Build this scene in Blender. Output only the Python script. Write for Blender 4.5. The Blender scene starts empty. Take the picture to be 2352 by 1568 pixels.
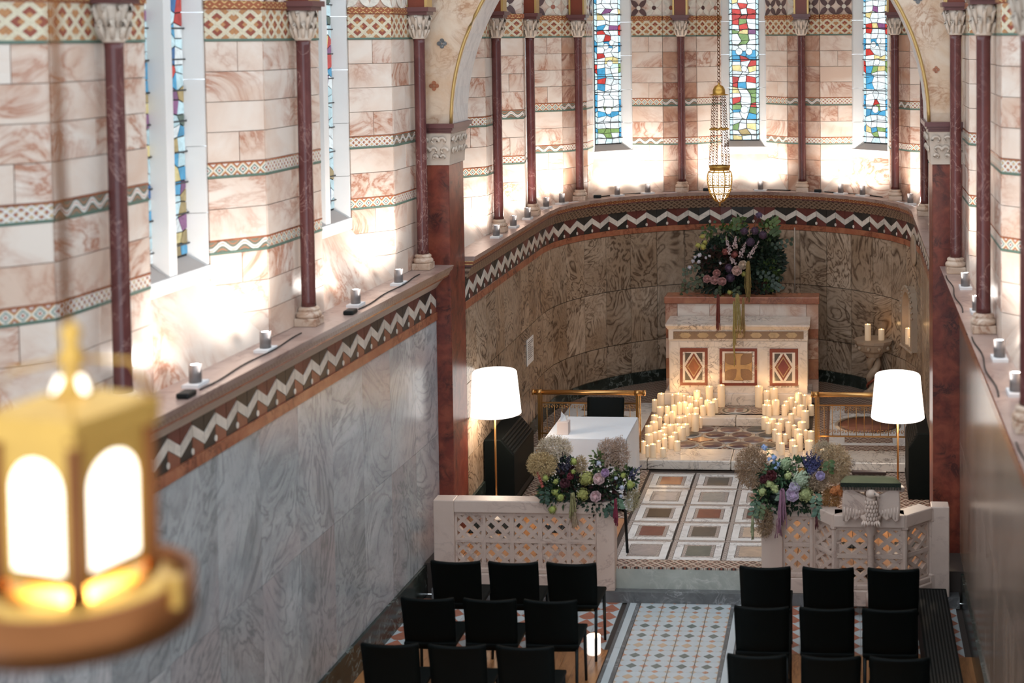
import bpy, bmesh, math, random
from mathutils import Matrix, Vector, Euler
random.seed(11)
S = bpy.context.scene
COL = S.collection
V = Vector
PI = math.pi

# ------------------------------------------------------------------ camera
F, PPX, PPY, EYE = 3350.0, 1720.0, 235.0, 5.1
YAW, PITCH, ROLL = math.atan(-220 / F), math.atan(156 / F), -0.0075
CR = Matrix.Rotation(-YAW, 3, 'Z') @ Matrix.Rotation(PI / 2 - PITCH, 3, 'X') @ Matrix.Rotation(ROLL, 3, 'Z')
cd = bpy.data.cameras.new('camera'); cam = bpy.data.objects.new('camera', cd); COL.objects.link(cam)
cd.sensor_width = 36; cd.lens = F / 2352 * 36
cd.shift_x = -(PPX - 1176) / 2352; cd.shift_y = -(784 - PPY) / 2352
cam.matrix_world = Matrix.Translation((0, 0, EYE)) @ CR.to_4x4()
cd.clip_start = .05; cd.clip_end = 200
cd.dof.use_dof = True; cd.dof.focus_distance = 16.0; cd.dof.aperture_fstop = 1.5
S.camera = cam

def PX(x, y, z=None, Y=None, X=None):
    """point of the place seen at pixel (x, y), on a plane of given height, depth or side"""
    r = CR @ V(((x - PPX) / F, -(y - PPY) / F, -1))
    t = (z - EYE) / r.z if z is not None else (Y / r.y if Y is not None else X / r.x)
    return V((0, 0, EYE)) + r * t

# ------------------------------------------------------------------ world, exposure
W = bpy.data.worlds.new('daylight'); S.world = W; W.use_nodes = True
bg = W.node_tree.nodes['Background']; bg.inputs[0].default_value = (.80, .90, 1.0, 1); bg.inputs[1].default_value = 1.75
S.view_settings.view_transform = 'Standard'; S.view_settings.look = 'None'
S.view_settings.exposure = 0.28; S.view_settings.gamma = 1.0; S.view_settings.use_curve_mapping = False
try:
    S.cycles.use_denoising = True; S.cycles.use_adaptive_sampling = True; S.cycles.adaptive_threshold = .1; S.cycles.adaptive_min_samples = 16; S.cycles.max_bounces = 5; S.cycles.diffuse_bounces = 3; S.cycles.glossy_bounces = 2
    S.cycles.transmission_bounces = 2; S.cycles.caustics_reflective = False; S.cycles.caustics_refractive = False
    S.cycles.sample_clamp_indirect = 4.0
except Exception:
    pass

# ------------------------------------------------------------------ materials
class NT:
    def __init__(s, name):
        s.m = bpy.data.materials.new(name); s.m.use_nodes = True; s.t = s.m.node_tree
        s.b = s.t.nodes['Principled BSDF']
    def n(s, ty, **k):
        o = s.t.nodes.new('ShaderNode' + ty)
        for a, v in k.items(): setattr(o, a, v)
        return o
    def l(s, a, b): s.t.links.new(a, b)
    def math(s, op, a, b=None, c=None):
        o = s.n('Math', operation=op)
        for i, v in enumerate((a, b, c)):
            if v is None: continue
            if isinstance(v, (int, float)): o.inputs[i].default_value = v
            else: s.l(v, o.inputs[i])
        return o.outputs[0]
    def ramp(s, fac, stops, const=False):
        o = s.n('ValToRGB'); e = o.color_ramp.elements
        if const: o.color_ramp.interpolation = 'CONSTANT'
        while len(e) < len(stops): e.new(1)
        for el, (p, c) in zip(e, stops): el.position = p; el.color = (*c, 1)
        s.l(fac, o.inputs[0]); return o.outputs[0]
    def mix(s, fac, a, b, mode='MIX'):
        o = s.n('Mix', data_type='RGBA', blend_type=mode)
        for i, v in ((0, fac), (6, a), (7, b)):
            if isinstance(v, (int, float)): o.inputs[i].default_value = v
            elif isinstance(v, tuple): o.inputs[i].default_value = (*v, 1)
            else: s.l(v, o.inputs[i])
        return o.outputs[2]
    def vec(s, scale=1.0, stretch=(1, 1, 1), rot=False):
        """world position, shifted (and turned) differently for every piece"""
        g = s.n('NewGeometry'); oi = s.n('ObjectInfo'); r = oi.outputs['Random']
        cx = s.n('CombineXYZ')
        for i, k in enumerate((41.0, 67.3, 93.1)): s.l(s.math('MULTIPLY', r, k), cx.inputs[i])
        v = g.outputs['Position']
        if rot:
            vr = s.n('VectorRotate', rotation_type='AXIS_ANGLE'); vr.inputs['Axis'].default_value = (.75, .62, .1)
            s.l(v, vr.inputs['Vector']); s.l(s.math('MULTIPLY', r, 37.7), vr.inputs['Angle']); v = vr.outputs[0]
        ad = s.n('VectorMath', operation='ADD'); s.l(v, ad.inputs[0]); s.l(cx.outputs[0], ad.inputs[1])
        mp = s.n('Mapping'); mp.inputs['Scale'].default_value = tuple(scale * q for q in stretch); s.l(ad.outputs[0], mp.inputs['Vector'])
        return mp.outputs[0]
    def noise(s, v, scale, detail=4, rough=.55, dist=0.0):
        o = s.n('TexNoise'); s.l(v, o.inputs['Vector']); o.inputs['Scale'].default_value = scale
        o.inputs['Detail'].default_value = detail; o.inputs['Roughness'].default_value = rough; o.inputs['Distortion'].default_value = dist
        return o.outputs[0]
    def out(s, col=None, rough=.5, metal=0.0, **k):
        if col is not None:
            if isinstance(col, tuple): s.b.inputs['Base Color'].default_value = (*col, 1)
            else: s.l(col, s.b.inputs['Base Color'])
        s.b.inputs['Roughness'].default_value = rough; s.b.inputs['Metallic'].default_value = metal
        for a, v in k.items(): s.b.inputs[a.replace('_', ' ')].default_value = v
        return s.m

def plain(name, col, rough=.5, metal=0.0, var=.12, **k):
    t = NT(name); v = t.vec(3.0)
    c = t.mix(t.noise(v, 2.0, 5), tuple(x * (1 - var) for x in col), tuple(min(1, x * (1 + var)) for x in col))
    return t.out(c, rough, metal, **k)

def marble(name, base, mid, vein, scale=1.0, width=.03, rough=.3, stretch=(1, 1, 1), rot=False, cover=.5, dist=1.2):
    t = NT(name); v = t.vec(scale, stretch, rot)
    cloud = t.noise(v, 1.6, 5, .6, .6)
    c = t.mix(t.ramp(cloud, [(cover - .12, (0, 0, 0)), (cover + .14, (1, 1, 1))]), base, mid)
    n = t.math('ABSOLUTE', t.math('SUBTRACT', t.noise(v, 1.5, 9, .62, dist), .5))
    gate = t.ramp(t.noise(v, .9, 2), [(.42, (0, 0, 0)), (.62, (1, 1, 1))])
    f = t.math('MULTIPLY', t.ramp(n, [(0, (1, 1, 1)), (width, (.45, .45, .45)), (width * 3.2, (0, 0, 0))]), gate)
    c = t.mix(f, c, vein)
    return t.out(c, rough)

def swirl(name, base, mid, line, scale=1.0, rough=.3, stretch=(1, 1, 1), rot=True, lines=9.0, amount=.75, alt=None, dist=1.6, det=5, vary=.28):
    """polished stone with flowing contour lines: thin dark lines follow a warped cloud"""
    t = NT(name); v = t.vec(scale, stretch, rot)
    c = t.mix(t.ramp(t.noise(v, 1.3, 4, .6, .8), [(.36, (0, 0, 0)), (.64, (1, 1, 1))]), base, mid)
    if alt: c = t.mix(t.ramp(t.noise(v, .55, 3, .5, .6), [(.45, (0, 0, 0)), (.66, (.8, .8, .8))]), c, alt)
    n = t.noise(v, 1.0, det, .5, dist)
    fr = t.math('ABSOLUTE', t.math('SUBTRACT', t.math('FRACT', t.math('MULTIPLY', n, lines)), .5))
    gate = t.ramp(t.noise(v, 1.7, 3), [(.34, (.2, .2, .2)), (.56, (1, 1, 1))])
    f = t.math('MULTIPLY', t.ramp(fr, [(0, (amount,) * 3), (.09, (amount * .7,) * 3), (.24, (amount * .18,) * 3), (.45, (0, 0, 0))]), gate)
    c = t.mix(f, c, line)
    c = t.mix(t.ramp(t.noise(v, 11.0, 6, .7, 1.5), [(.32, (.35, .35, .35)), (.5, (0, 0, 0))]), c, line)
    tone = t.math('ADD', t.math('MULTIPLY', t.math('FRACT', t.math('MULTIPLY', t.n('ObjectInfo').outputs['Random'], 7.31)), vary), 1 - vary * .6)
    c = t.mix(1.0, c, tone, 'MULTIPLY')
    return t.out(c, rough)

def objcol(name, rough=.4, var=.15, scale=9.0, emit=0.0):
    t = NT(name); oi = t.n('ObjectInfo'); v = t.vec(scale)
    f = t.ramp(t.noise(v, 1.0, 6, .7, 1.0), [(.3, (1 - var * 2,) * 3), (.55, (1, 1, 1)), (.75, (1 + var,) * 3)])
    c = t.mix(1.0, oi.outputs['Color'], f, 'MULTIPLY')
    if emit:
        t.l(c, t.b.inputs['Emission Color']); t.b.inputs['Emission Strength'].default_value = emit
        dk = t.mix(1.0, c, (.08, .08, .08), 'MULTIPLY'); t.m.cycles.emission_sampling = 'NONE'
        return t.out(dk, rough)
    return t.out(c, rough)

def emis(name, col, strength, base=(.8, .8, .8), sample=True):
    t = NT(name); t.out(base, .6)
    t.b.inputs['Emission Color'].default_value = (*col, 1); t.b.inputs['Emission Strength'].default_value = strength
    if not sample: t.m.cycles.emission_sampling = 'NONE'
    return t.m

def motif(name, kind, P, H, cols, rough=.35, metal=0.0, axes=(0, 2)):
    """flat inlay pattern along a strip: local x runs along it, local z across it (0 at mid height)"""
    t = NT(name); tc = t.n('TexCoord'); sp = t.n('SeparateXYZ'); t.l(tc.outputs['Object'], sp.inputs[0])
    u, w = sp.outputs[axes[0]], sp.outputs[axes[1]]
    p = t.math('ABSOLUTE', t.math('SUBTRACT', t.math('FRACT', t.math('DIVIDE', u, P)), .5))       # 0..0.5
    q = t.math('ABSOLUTE', t.math('DIVIDE', w, H))                                              # 0..0.5
    if kind == 'diamond':
        m = t.math('ADD', p, q)
        c = t.ramp(m, [(0, cols[0]), (.12, cols[1]), (.24, cols[2]), (.36, cols[1]), (.50, cols[3]), (.62, cols[0]), (.78, cols[1])], True)
    elif kind == 'lattice':
        a = t.math('ABSOLUTE', t.math('SUBTRACT', p, q)); b = t.math('ABSOLUTE', t.math('SUBTRACT', t.math('ADD', p, q), .5))
        m = t.math('MINIMUM', a, b)
        base = t.ramp(t.math('ADD', p, q), [(0, cols[2]), (.1, cols[3]), (.26, cols[0]), (.6, cols[3]), (.8, cols[2])], True)
        c = t.mix(t.ramp(m, [(0, (1, 1, 1)), (.085, (0, 0, 0))], True), base, cols[1])
    elif kind == 'wave':
        s = t.math('MULTIPLY', t.math('SINE', t.math('MULTIPLY', t.math('DIVIDE', u, P), 6.2832)), .27)
        d = t.math('ABSOLUTE', t.math('SUBTRACT', t.math('DIVIDE', w, H), s))
        c = t.ramp(d, [(0, cols[3]), (.03, cols[1]), (.19, cols[2]), (.24, cols[0]), (.40, cols[3]), (.48, cols[0])], True)
    elif kind == 'tess':
        q2 = t.math('ABSOLUTE', t.math('SUBTRACT', t.math('FRACT', t.math('DIVIDE', w, H)), .5)); m = t.math('ADD', p, q2); sg = t.math('FRACT', t.math('MULTIPLY', m, 2.0))
        c = t.ramp(sg, [(0, cols[0]), (.3, cols[1]), (.6, cols[2]), (.8, cols[3])], True)
    n = t.noise(tc.outputs['Object'], 160, 1)
    c = t.mix(1.0, c, t.ramp(n, [(.3, (.72, .72, .72)), (.6, (1, 1, 1))]), 'MULTIPLY')
    return t.out(c, rough, metal)

CREAM, WHITE, RED, GREEN, GOLD = (.78, .66, .52), (.80, .77, .72), (.30, .07, .045), (.10, .17, .12), (.62, .42, .17)
MT = {}
MT['pink'] = marble('pink veined marble', (.765, .665, .58), (.67, .50, .395), (.42, .18, .105), .95, .03, .28, cover=.52, stretch=(1, 1, 1.35), dist=2.2)
MT['pinkdark'] = marble('red veined marble', (.70, .55, .45), (.52, .30, .2), (.28, .10, .06), 1.6, .045, .28, cover=.46, dist=2.4)
MT['grey'] = swirl('blue grey marble', (.56, .59, .60), (.36, .385, .40), (.17, .185, .19), 1.25, .2, (1, 1, .6), True, 8.0, .62, (.50, .43, .43), 2.6)
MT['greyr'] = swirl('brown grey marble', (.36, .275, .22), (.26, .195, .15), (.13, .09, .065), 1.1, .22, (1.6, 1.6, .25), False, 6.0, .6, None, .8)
MT['brown'] = swirl('tan swirled marble', (.56, .435, .325), (.41, .295, .205), (.08, .045, .026), 1.45, .24, (1, 1, .7), True, 9.0, .9, (.34, .225, .14), 2.6, 3)
MT['redpier'] = marble('dark red mottled marble', (.17, .032, .02), (.28, .07, .038), (.05, .012, .01), 4.2, .05, .34, cover=.52, dist=.8)
MT['maroon'] = marble('maroon marble', (.095, .026, .025), (.135, .042, .038), (.30, .17, .15), 3.2, .005, .22, cover=.55, stretch=(1, 1, .6))
MT['white'] = marble('white marble with dark veins', (.74, .66, .58), (.66, .56, .46), (.10, .07, .06), 1.9, .012, .25, cover=.55, dist=2.6)
MT['floorwhite'] = marble('white floor marble', (.78, .77, .75), (.68, .66, .64), (.26, .23, .22), 2.3, .012, .22, cover=.55, dist=1.5)
MT['green'] = marble('dark green black marble', (.012, .018, .015), (.03, .04, .034), (.22, .25, .23), 3.0, .012, .2)
MT['step'] = marble('grey green marble', (.42, .43, .38), (.34, .35, .31), (.60, .60, .55), 2.4, .02, .3)
MT['darkstep'] = marble('dark grey marble', (.10, .10, .10), (.15, .15, .15), (.42, .42, .42), 4.0, .012, .35)
MT['frame'] = plain('pale window stone', (.70, .69, .67), .6, var=.05)
MT['sill'] = plain('grey sill stone', (.42, .37, .34), .6, var=.06)
MT['screen'] = marble('cream carved stone', (.64, .50, .42), (.60, .46, .38), (.42, .30, .25), 1.5, .012, .45)
MT['capital'] = plain('carved cream stone', (.62, .52, .43), .6, var=.14)
MT['base'] = marble('cream base marble', (.62, .5, .40), (.56, .41, .30), (.33, .17, .1), 4.0, .03, .35)
MT['abacus'] = plain('dark maroon stone', (.13, .05, .048), .3)
MT['ledge'] = marble('brown pink ledge marble', (.36, .25, .21), (.42, .31, .27), (.2, .11, .09), 2.0, .02, .3)
MT['redband'] = marble('red band marble', (.34, .115, .06), (.42, .17, .09), (.15, .05, .03), 3.5, .03, .25)
MT['joint'] = plain('mortar', (.38, .30, .25), .8)
MT['darkjoint'] = plain('dark joint', (.05, .035, .028), .7)
MT['carvedtan'] = plain('carved tan stone', (.40, .30, .215), .6, var=.2)
MT['gold'] = plain('gold mosaic', (.62, .42, .16), .35, .55)
MT['brass'] = plain('brass', (.60, .33, .12), .28, .95, var=.08)
MT['oldgold'] = plain('gilded metal', (.60, .35, .085), .38, .9, var=.15)
MT['copper'] = plain('copper brown metal', (.21, .075, .022), .4, .8, var=.15)
MT['black'] = plain('black leather', (.0016, .0032, .003), .6, var=.2, Specular_IOR_Level=.12)
MT['blackmetal'] = plain('black metal', (.005, .007, .007), .5, Specular_IOR_Level=.3)
MT['cloth'] = plain('white cloth', (.78, .80, .83), .8, var=.02)
MT['paper'] = plain('white paper', (.72, .73, .74), .8, var=.02)
MT['ink'] = plain('dark ink', (.05, .05, .06), .8)
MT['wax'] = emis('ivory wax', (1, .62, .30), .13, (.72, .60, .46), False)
MT['flame'] = emis('flame', (1, .80, .5), 4.0, (1, .8, .5), False)
MT['shade'] = emis('lit fabric shade', (1, .94, .87), 1.25, (.8, .8, .78), True)
MT['cyl'] = plain('grey metal', (.20, .18, .175), .4, .3)
MT['ledlens'] = emis('lit lens', (1, .96, .92), 20, (.8, .8, .8), False)
MT['wood'] = marble('orange parquet', (.40, .17, .06), (.48, .22, .085), (.2, .075, .025), 3.0, .03, .3, stretch=(3, .5, 3))
MT['pane'] = objcol('stained glass', .2, .18, 14.0, 1.0)
MT['lead'] = plain('lead', (.015, .018, .02), .5)
MT['tile'] = objcol('inlaid tile', .28, .14, 9.0)
MT['petal'] = objcol('petal', .7, .18, 30.0)
MT['leaf'] = objcol('leaf', .55, .35, 22.0)
MT['green_cushion'] = plain('green velvet', (.15, .15, .075), .8, var=.25)
MT['cushion_dark'] = plain('dark green fringe', (.012, .018, .01), .9)
MT['b_diamond'] = motif('diamond mosaic band', 'diamond', .085, .085, [(.42, .13, .06), WHITE, (.13, .22, .16), (.70, .52, .3)])
MT['b_lattice'] = motif('lattice mosaic band', 'lattice', .10, .085, [(.34, .10, .06), WHITE, (.16, .22, .17), (.66, .48, .28)])
MT['b_wave'] = motif('wave mosaic band', 'wave', .16, .085, [(.20, .20, .15), WHITE, (.10, .13, .10), (.52, .2, .1)])
MT['frieze'] = motif('mosaic frieze', 'lattice', .24, .2, [(.30, .075, .045), (.70, .62, .45), (.62, .52, .40), (.50, .24, .10)])
MT['goldteeth'] = motif('gold tooth mosaic', 'diamond', .07, .05, [(.8, .58, .25), (.40, .13, .06), (.40, .13, .06), (.40, .13, .06)], .3, .3)
MT['diaper'] = motif('carved diaper', 'lattice', .16, .11, [(.16, .095, .06), (.34, .24, .165), (.42, .31, .22), (.075, .04, .025)])
MT['dentil'] = motif('dentil moulding', 'diamond', .045, .05, [(.60, .48, .38), (.48, .34, .25), (.26, .15, .1), (.2, .1, .07)])
MT['m_altar'] = motif('altar mosaic', 'tess', .055, .055, [(.40, .24, .11), (.11, .028, .018), (.62, .47, .29), (.06, .025, .016)])
MT['m_border'] = motif('altar red border', 'diamond', .05, .045, [(.5, .26, .1), (.22, .045, .02), (.60, .40, .2), (.16, .03, .02)])
MT['m_floor'] = motif('floor mosaic', 'tess', .11, .11, [(.46, .36, .28), (.05, .03, .025), (.28, .09, .05), (.58, .52, .45)], axes=(0, 1))
MT['m_floor2'] = motif('floor mosaic border', 'tess', .05, .05, [(.66, .62, .57), (.06, .035, .03), (.62, .57, .52), (.16, .06, .045)], axes=(0, 1))
MT['m_spot'] = motif('fine mosaic', 'tess', .03, .03, [(.36, .22, .10), (.24, .10, .05), (.44, .29, .14), (.16, .06, .035)])

# ------------------------------------------------------------------ mesh helpers
class MB:
    def __init__(s): s.v = []; s.f = []; s.mi = []; s.sm = []
    def add(s, vs, fs, mi=0, smooth=False):
        k = len(s.v); s.v += [V(p) for p in vs]
        for f in fs: s.f.append([i + k for i in f]); s.mi.append(mi); s.sm.append(smooth)
        return s
    def box(s, a, b, mi=0):
        x0, y0, z0 = a; x1, y1, z1 = b
        return s.add([(x0, y0, z0), (x1, y0, z0), (x1, y1, z0), (x0, y1, z0), (x0, y0, z1), (x1, y0, z1), (x1, y1, z1), (x0, y1, z1)],
                     [(3, 2, 1, 0), (4, 5, 6, 7), (0, 1, 5, 4), (1, 2, 6, 5), (2, 3, 7, 6), (3, 0, 4, 7)], mi)
    def hexa(s, lo, hi, mi=0):
        """prism between two rings of equal length"""
        n = len(lo)
        return s.add(list(lo) + list(hi), [tuple(range(n - 1, -1, -1)), tuple(range(n, 2 * n))] + [(i, (i + 1) % n, n + (i + 1) % n, n + i) for i in range(n)], mi)
    def prism(s, pts, ax, a, b, mi=0):
        """polygon pts (2-D) extruded along axis ax from a to b"""
        def mk(p, t):
            q = list(p); q.insert(ax, t); return q
        return s.hexa([mk(p, a) for p in pts], [mk(p, b) for p in pts], mi)
    def lathe(s, prof, c=(0, 0, 0), n=16, mi=0, smooth=True):
        c = V(c); vs = []; fs = []
        for r, z in prof:
            for i in range(n):
                a = 2 * PI * i / n; vs.append(c + V((r * math.cos(a), r * math.sin(a), z)))
        for j in range(len(prof) - 1):
            for i in range(n):
                i2 = (i + 1) % n; fs.append((j * n + i, j * n + i2, (j + 1) * n + i2, (j + 1) * n + i))
        fs.append(tuple(range(n - 1, -1, -1))); m = (len(prof) - 1) * n; fs.append(tuple(range(m, m + n)))
        return s.add(vs, fs, mi, smooth)
    def tube(s, pts, r, n=6, mi=0, smooth=True):
        pts = [V(p) for p in pts]; vs = []; fs = []
        rr = r if isinstance(r, (list, tuple)) else [r] * len(pts)
        for i, p in enumerate(pts):
            d = (pts[min(i + 1, len(pts) - 1)] - pts[max(i - 1, 0)])
            d = d.normalized() if d.length > 1e-9 else V((0, 0, 1))
            a = d.cross(V((0, 0, 1)) if abs(d.z) < .9 else V((1, 0, 0))).normalized(); b = d.cross(a)
            for k in range(n):
                t = 2 * PI * k / n; vs.append(p + (a * math.cos(t) + b * math.sin(t)) * rr[i])
        for i in range(len(pts) - 1):
            for k in range(n):
                k2 = (k + 1) % n; fs.append((i * n + k, i * n + k2, (i + 1) * n + k2, (i + 1) * n + k))
        fs.append(tuple(range(n - 1, -1, -1))); m = (len(pts) - 1) * n; fs.append(tuple(range(m, m + n)))
        return s.add(vs, fs, mi, smooth)
    def ball(s, c, r, n=8, m=6, mi=0, sc=(1, 1, 1)):
        c = V(c); vs = [c + V((0, 0, -r * sc[2]))]; fs = []
        for j in range(1, m):
            a = -PI / 2 + PI * j / m
            for i in range(n):
                b = 2 * PI * i / n; vs.append(c + V((r * math.cos(a) * math.cos(b) * sc[0], r * math.cos(a) * math.sin(b) * sc[1], r * math.sin(a) * sc[2])))
        vs.append(c + V((0, 0, r * sc[2])))
        for i in range(n):
            fs.append((0, 1 + (i + 1) % n, 1 + i))
            fs.append((len(vs) - 1, 1 + (m - 2) * n + i, 1 + (m - 2) * n + (i + 1) % n))
        for j in range(m - 2):
            for i in range(n):
                i2 = (i + 1) % n; fs.append((1 + j * n + i, 1 + j * n + i2, 1 + (j + 1) * n + i2, 1 + (j + 1) * n + i))
        return s.add(vs, fs, mi, True)
    def mesh(s, name, mats, origin=(0, 0, 0)):
        o = V(origin); me = bpy.data.meshes.new(name)
        me.from_pydata([tuple(p - o) for p in s.v], [], s.f)
        for m in (mats if isinstance(mats, (list, tuple)) else [mats]): me.materials.append(MT[m] if isinstance(m, str) else m)
        me.polygons.foreach_set('material_index', s.mi); me.polygons.foreach_set('use_smooth', s.sm)
        me.update(); return me
    def build(s, name, mats, parent=None, kind=None, color=None):
        """vertices are in the place's own coordinates; the object sits at its parent's base"""
        org = parent.location if parent is not None else V((0, 0, 0))
        ob = link(name, s.mesh(name, mats, org), parent)
        if kind: ob['kind'] = kind
        if color: ob.color = (*color, 1)
        return ob

def link(name, data, parent=None, mat=None, color=None):
    ob = bpy.data.objects.new(name, data); COL.objects.link(ob)
    if parent is not None: ob.parent = parent
    if mat is not None: ob.matrix_basis = mat
    if color: ob.color = (*color, 1)
    return ob
def thing(name, loc, label, cat, group=None):
    o = bpy.data.objects.new(name, None); COL.objects.link(o); o.location = loc; o.empty_display_size = .1
    return tag(o, label, cat, group)
def tag(o, label, cat, group=None):
    o['label'] = label; o['category'] = cat
    if group: o['group'] = group
    return o
def struct(name, label=None, cat=None):
    o = bpy.data.objects.new(name, None); COL.objects.link(o); o['kind'] = 'structure'; o.empty_display_size = .1
    if label: o['label'] = label
    if cat: o['category'] = cat
    return o
def sub(child, part):
    """make a piece of a thing a sub-part of one of its parts"""
    child.parent = part; child.matrix_basis = part.matrix_basis.inverted() @ child.matrix_basis; return child
def centre(ob):
    """move a mesh's origin to the middle of its bounds (its place stays)"""
    me = ob.data; n = len(me.vertices); c = sum((v.co for v in me.vertices), V()) / max(n, 1)
    me.transform(Matrix.Translation(-c)); ob.location = ob.location + c; return ob
def copy_tree(o, parent=None):
    c = o.copy(); COL.objects.link(c); c.parent = parent
    for ch in o.children: copy_tree(ch, c)
    return c
def smooth_mod(ob, lv=1):
    m = ob.modifiers.new('subdivision', 'SUBSURF'); m.levels = lv; m.render_levels = lv; return ob
def bev(ob, w=.006, seg=2):
    m = ob.modifiers.new('bevel', 'BEVEL'); m.width = w; m.segments = seg; m.limit_method = 'ANGLE'; return ob
def frame4(p, u):
    """local x along u, local -y into the room, local z up"""
    u = V((u[0], u[1], 0)).normalized(); y = V((0, 0, 1)).cross(u)
    return Matrix(((u.x, y.x, 0, p[0]), (u.y, y.y, 0, p[1]), (0, 0, 1, p[2]), (0, 0, 0, 1)))
def S4(x, y, z): return Matrix.Diagonal((x, y, z, 1))
UNIT = MB().box((-.5, -1, -.5), (.5, 0, .5))
UM = {}
def unit(mat):
    if mat not in UM: UM[mat] = UNIT.mesh('block_' + str(mat), mat)
    return UM[mat]
def spot(name, loc, d, power, col, size, blend, parent=None, rad=.03):
    l = bpy.data.lights.new(name, 'SPOT'); l.energy = power; l.color = col; l.spot_size = size; l.spot_blend = blend; l.shadow_soft_size = rad
    o = link(name, l, parent); o.location = loc; o.rotation_euler = V(d).to_track_quat('-Z', 'Y').to_euler(); return o
def point(name, loc, power, col, rad, parent=None):
    l = bpy.data.lights.new(name, 'POINT'); l.energy = power; l.color = col; l.shadow_soft_size = rad
    o = link(name, l, parent); o.location = loc; return o

# ------------------------------------------------------------------ the setting
AX, YC = -1.40, 17.55
RC, RF, RW, RL = 2.365, 2.46, 2.32, 2.20          # column ring, upper wall, lower wall, cornice edge
ZL = 2.96                                          # ledge height
YA0, YA1 = 13.40, 13.92                            # chancel arch, front and back
wall_left = struct('wall_left', 'tall nave wall with grey marble dado and pink marble above', 'wall')
wall_right = struct('wall_right', 'right nave wall with polished brown grey marble dado', 'wall')
wall_back = struct('wall_back', 'curved apse wall with swirled tan marble and pink marble above', 'wall')
def XLc(y): return -4.10 + .0405 * (y - 7.9)       # line of the left columns
XRc = .985
COURSES = [(2.96, 3.173), (3.173, 3.387), (3.387, 3.6), (3.7, 3.915), (3.915, 4.13), (4.24, 4.45), (4.45, 4.66), (4.66, 4.87), (4.87, 5.08), (5.36, 5.83), (5.83, 6.3)]
BACK = {}
def backing(parent, p0, p1, z0, z1, mat='joint'):
    BACK.setdefault((parent.name, mat), (parent, MB()))[1].add([(p0[0], p0[1], z0), (p1[0], p1[1], z0), (p1[0], p1[1], z1), (p0[0], p0[1], z1)], [(0, 1, 2, 3)])
PETAL = None
def lens_pts(L, w, n=6):
    a = [(L * (i / n - .5), w * math.sin(PI * i / n)) for i in range(n + 1)]
    return a + [(x, -y) for x, y in a[-2:0:-1]]
def flat_mesh(name, pts, t, mat):
    """2-D outline in local x,z, standing t proud of the wall (towards local -y)"""
    m = MB(); m.hexa([(x, 0, z) for x, z in pts], [(x, -t, z) for x, z in pts]); return m.mesh(name, mat)
PM = {'lens': flat_mesh('petal', lens_pts(.17, .035), .006, 'tile'), 'disc': flat_mesh('roundel', [(.03 * math.cos(i * PI / 5), .03 * math.sin(i * PI / 5)) for i in range(10)], .009, 'tile')}
def band_obj(parent, p0, p1, z0, z1, mat, name='mosaic_band', edges=True, t=.012):
    p0, p1 = V(p0), V(p1); u = p1 - p0; w = u.length; h = (z1 - z0) / 2; m = MB(); e = .011 if edges else 0
    m.box((-w / 2, -t, -h + e * 1.5), (w / 2, 0, h - e), 0)
    if edges: m.box((-w / 2, -t - .003, h - e), (w / 2, 0, h), 1); m.box((-w / 2, -t - .003, -h), (w / 2, 0, -h + e * 1.5), 2)
    mid = (p0 + p1) / 2
    return link(name, m.mesh(name, [mat, 'redband', 'b_edge'] if edges else [mat]), parent, frame4((mid.x, mid.y, (z0 + z1) / 2), u))
MT['b_edge'] = plain('green mosaic edge', (.11, .17, .13), .5)
PANEL_N = [0]; TOPB = {}
def panel(parent, p0, p1, mat='pink', low=0.0, ros=True, bands=None, split=None):
    p0, p1 = V((p0[0], p0[1])), V((p1[0], p1[1])); u = p1 - p0; w = u.length; ud = u / w
    PANEL_N[0] += 1; k = PANEL_N[0]
    bands = bands or [('b_lattice', 'b_wave'), ('b_diamond', 'b_lattice'), ('b_wave', 'b_diamond')][k % 3]
    backing(parent, p0, p1, ZL, 6.3)
    for ci, (z0, z1) in enumerate(COURSES):
        if z1 <= low + .02: continue
        nc = max(1, round(w / .42)); cuts = [0.0] + [w * (i + (.18 if ci % 2 else -.12)) / nc for i in range(1, nc)] + [w]
        if nc == 1 and ci % 3 == k % 3 and w > .28: cuts = [0.0, w * .55, w]
        for a, b in zip(cuts, cuts[1:]):
            c = p0 + ud * (a + b) / 2; g = .005
            if z0 > 5.3 or (parent is wall_back and c.x > .93 and c.y < 17.2):      # above the picture or behind the right pier
                Mx = frame4((c.x, c.y, (z0 + z1) / 2), ud) @ S4(b - a - g, .013, z1 - z0 - g); TOPB.setdefault(parent.name, (parent, MB()))[1].add([Mx @ p for p in UNIT.v], UNIT.f); continue
            link('marble_block', unit(mat), parent, frame4((c.x, c.y, (z0 + z1) / 2), ud) @ S4(b - a - g, .012 + random.random() * .003, z1 - z0 - g))
    for (z0, z1), m in zip(((3.6, 3.7), (4.13, 4.24)), bands):
        if z1 > low: band_obj(parent, p0, p1, z0, z1, m)
    band_obj(parent, p0, p1, 5.08, 5.31, 'frieze', 'mosaic_frieze', t=.016)
    band_obj(parent, p0, p1, 5.31, 5.36, 'goldteeth', 'gold_moulding', False, .03)
    if ros and w > .3:
        n = max(1, int(w / .2))
        for i in range(n):
            c = p0 + ud * (w * (i + .5) / n); cols = random.choice([((.78, .72, .62), (.10, .05, .05)), ((.12, .07, .07), (.75, .68, .58)), ((.76, .70, .60), (.36, .13, .09))])
            f = frame4((c.x, c.y, 5.47), ud) @ Matrix.Translation((0, -.016, 0))
            for q in range(4):
                link('rosette_petal', PM['lens'], parent, f @ Matrix.Rotation(PI / 4 + q * PI / 2, 4, 'Y') @ Matrix.Translation((.075, 0, 0)), cols[0])
            link('rosette_centre', PM['disc'], parent, f, cols[1])

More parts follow.
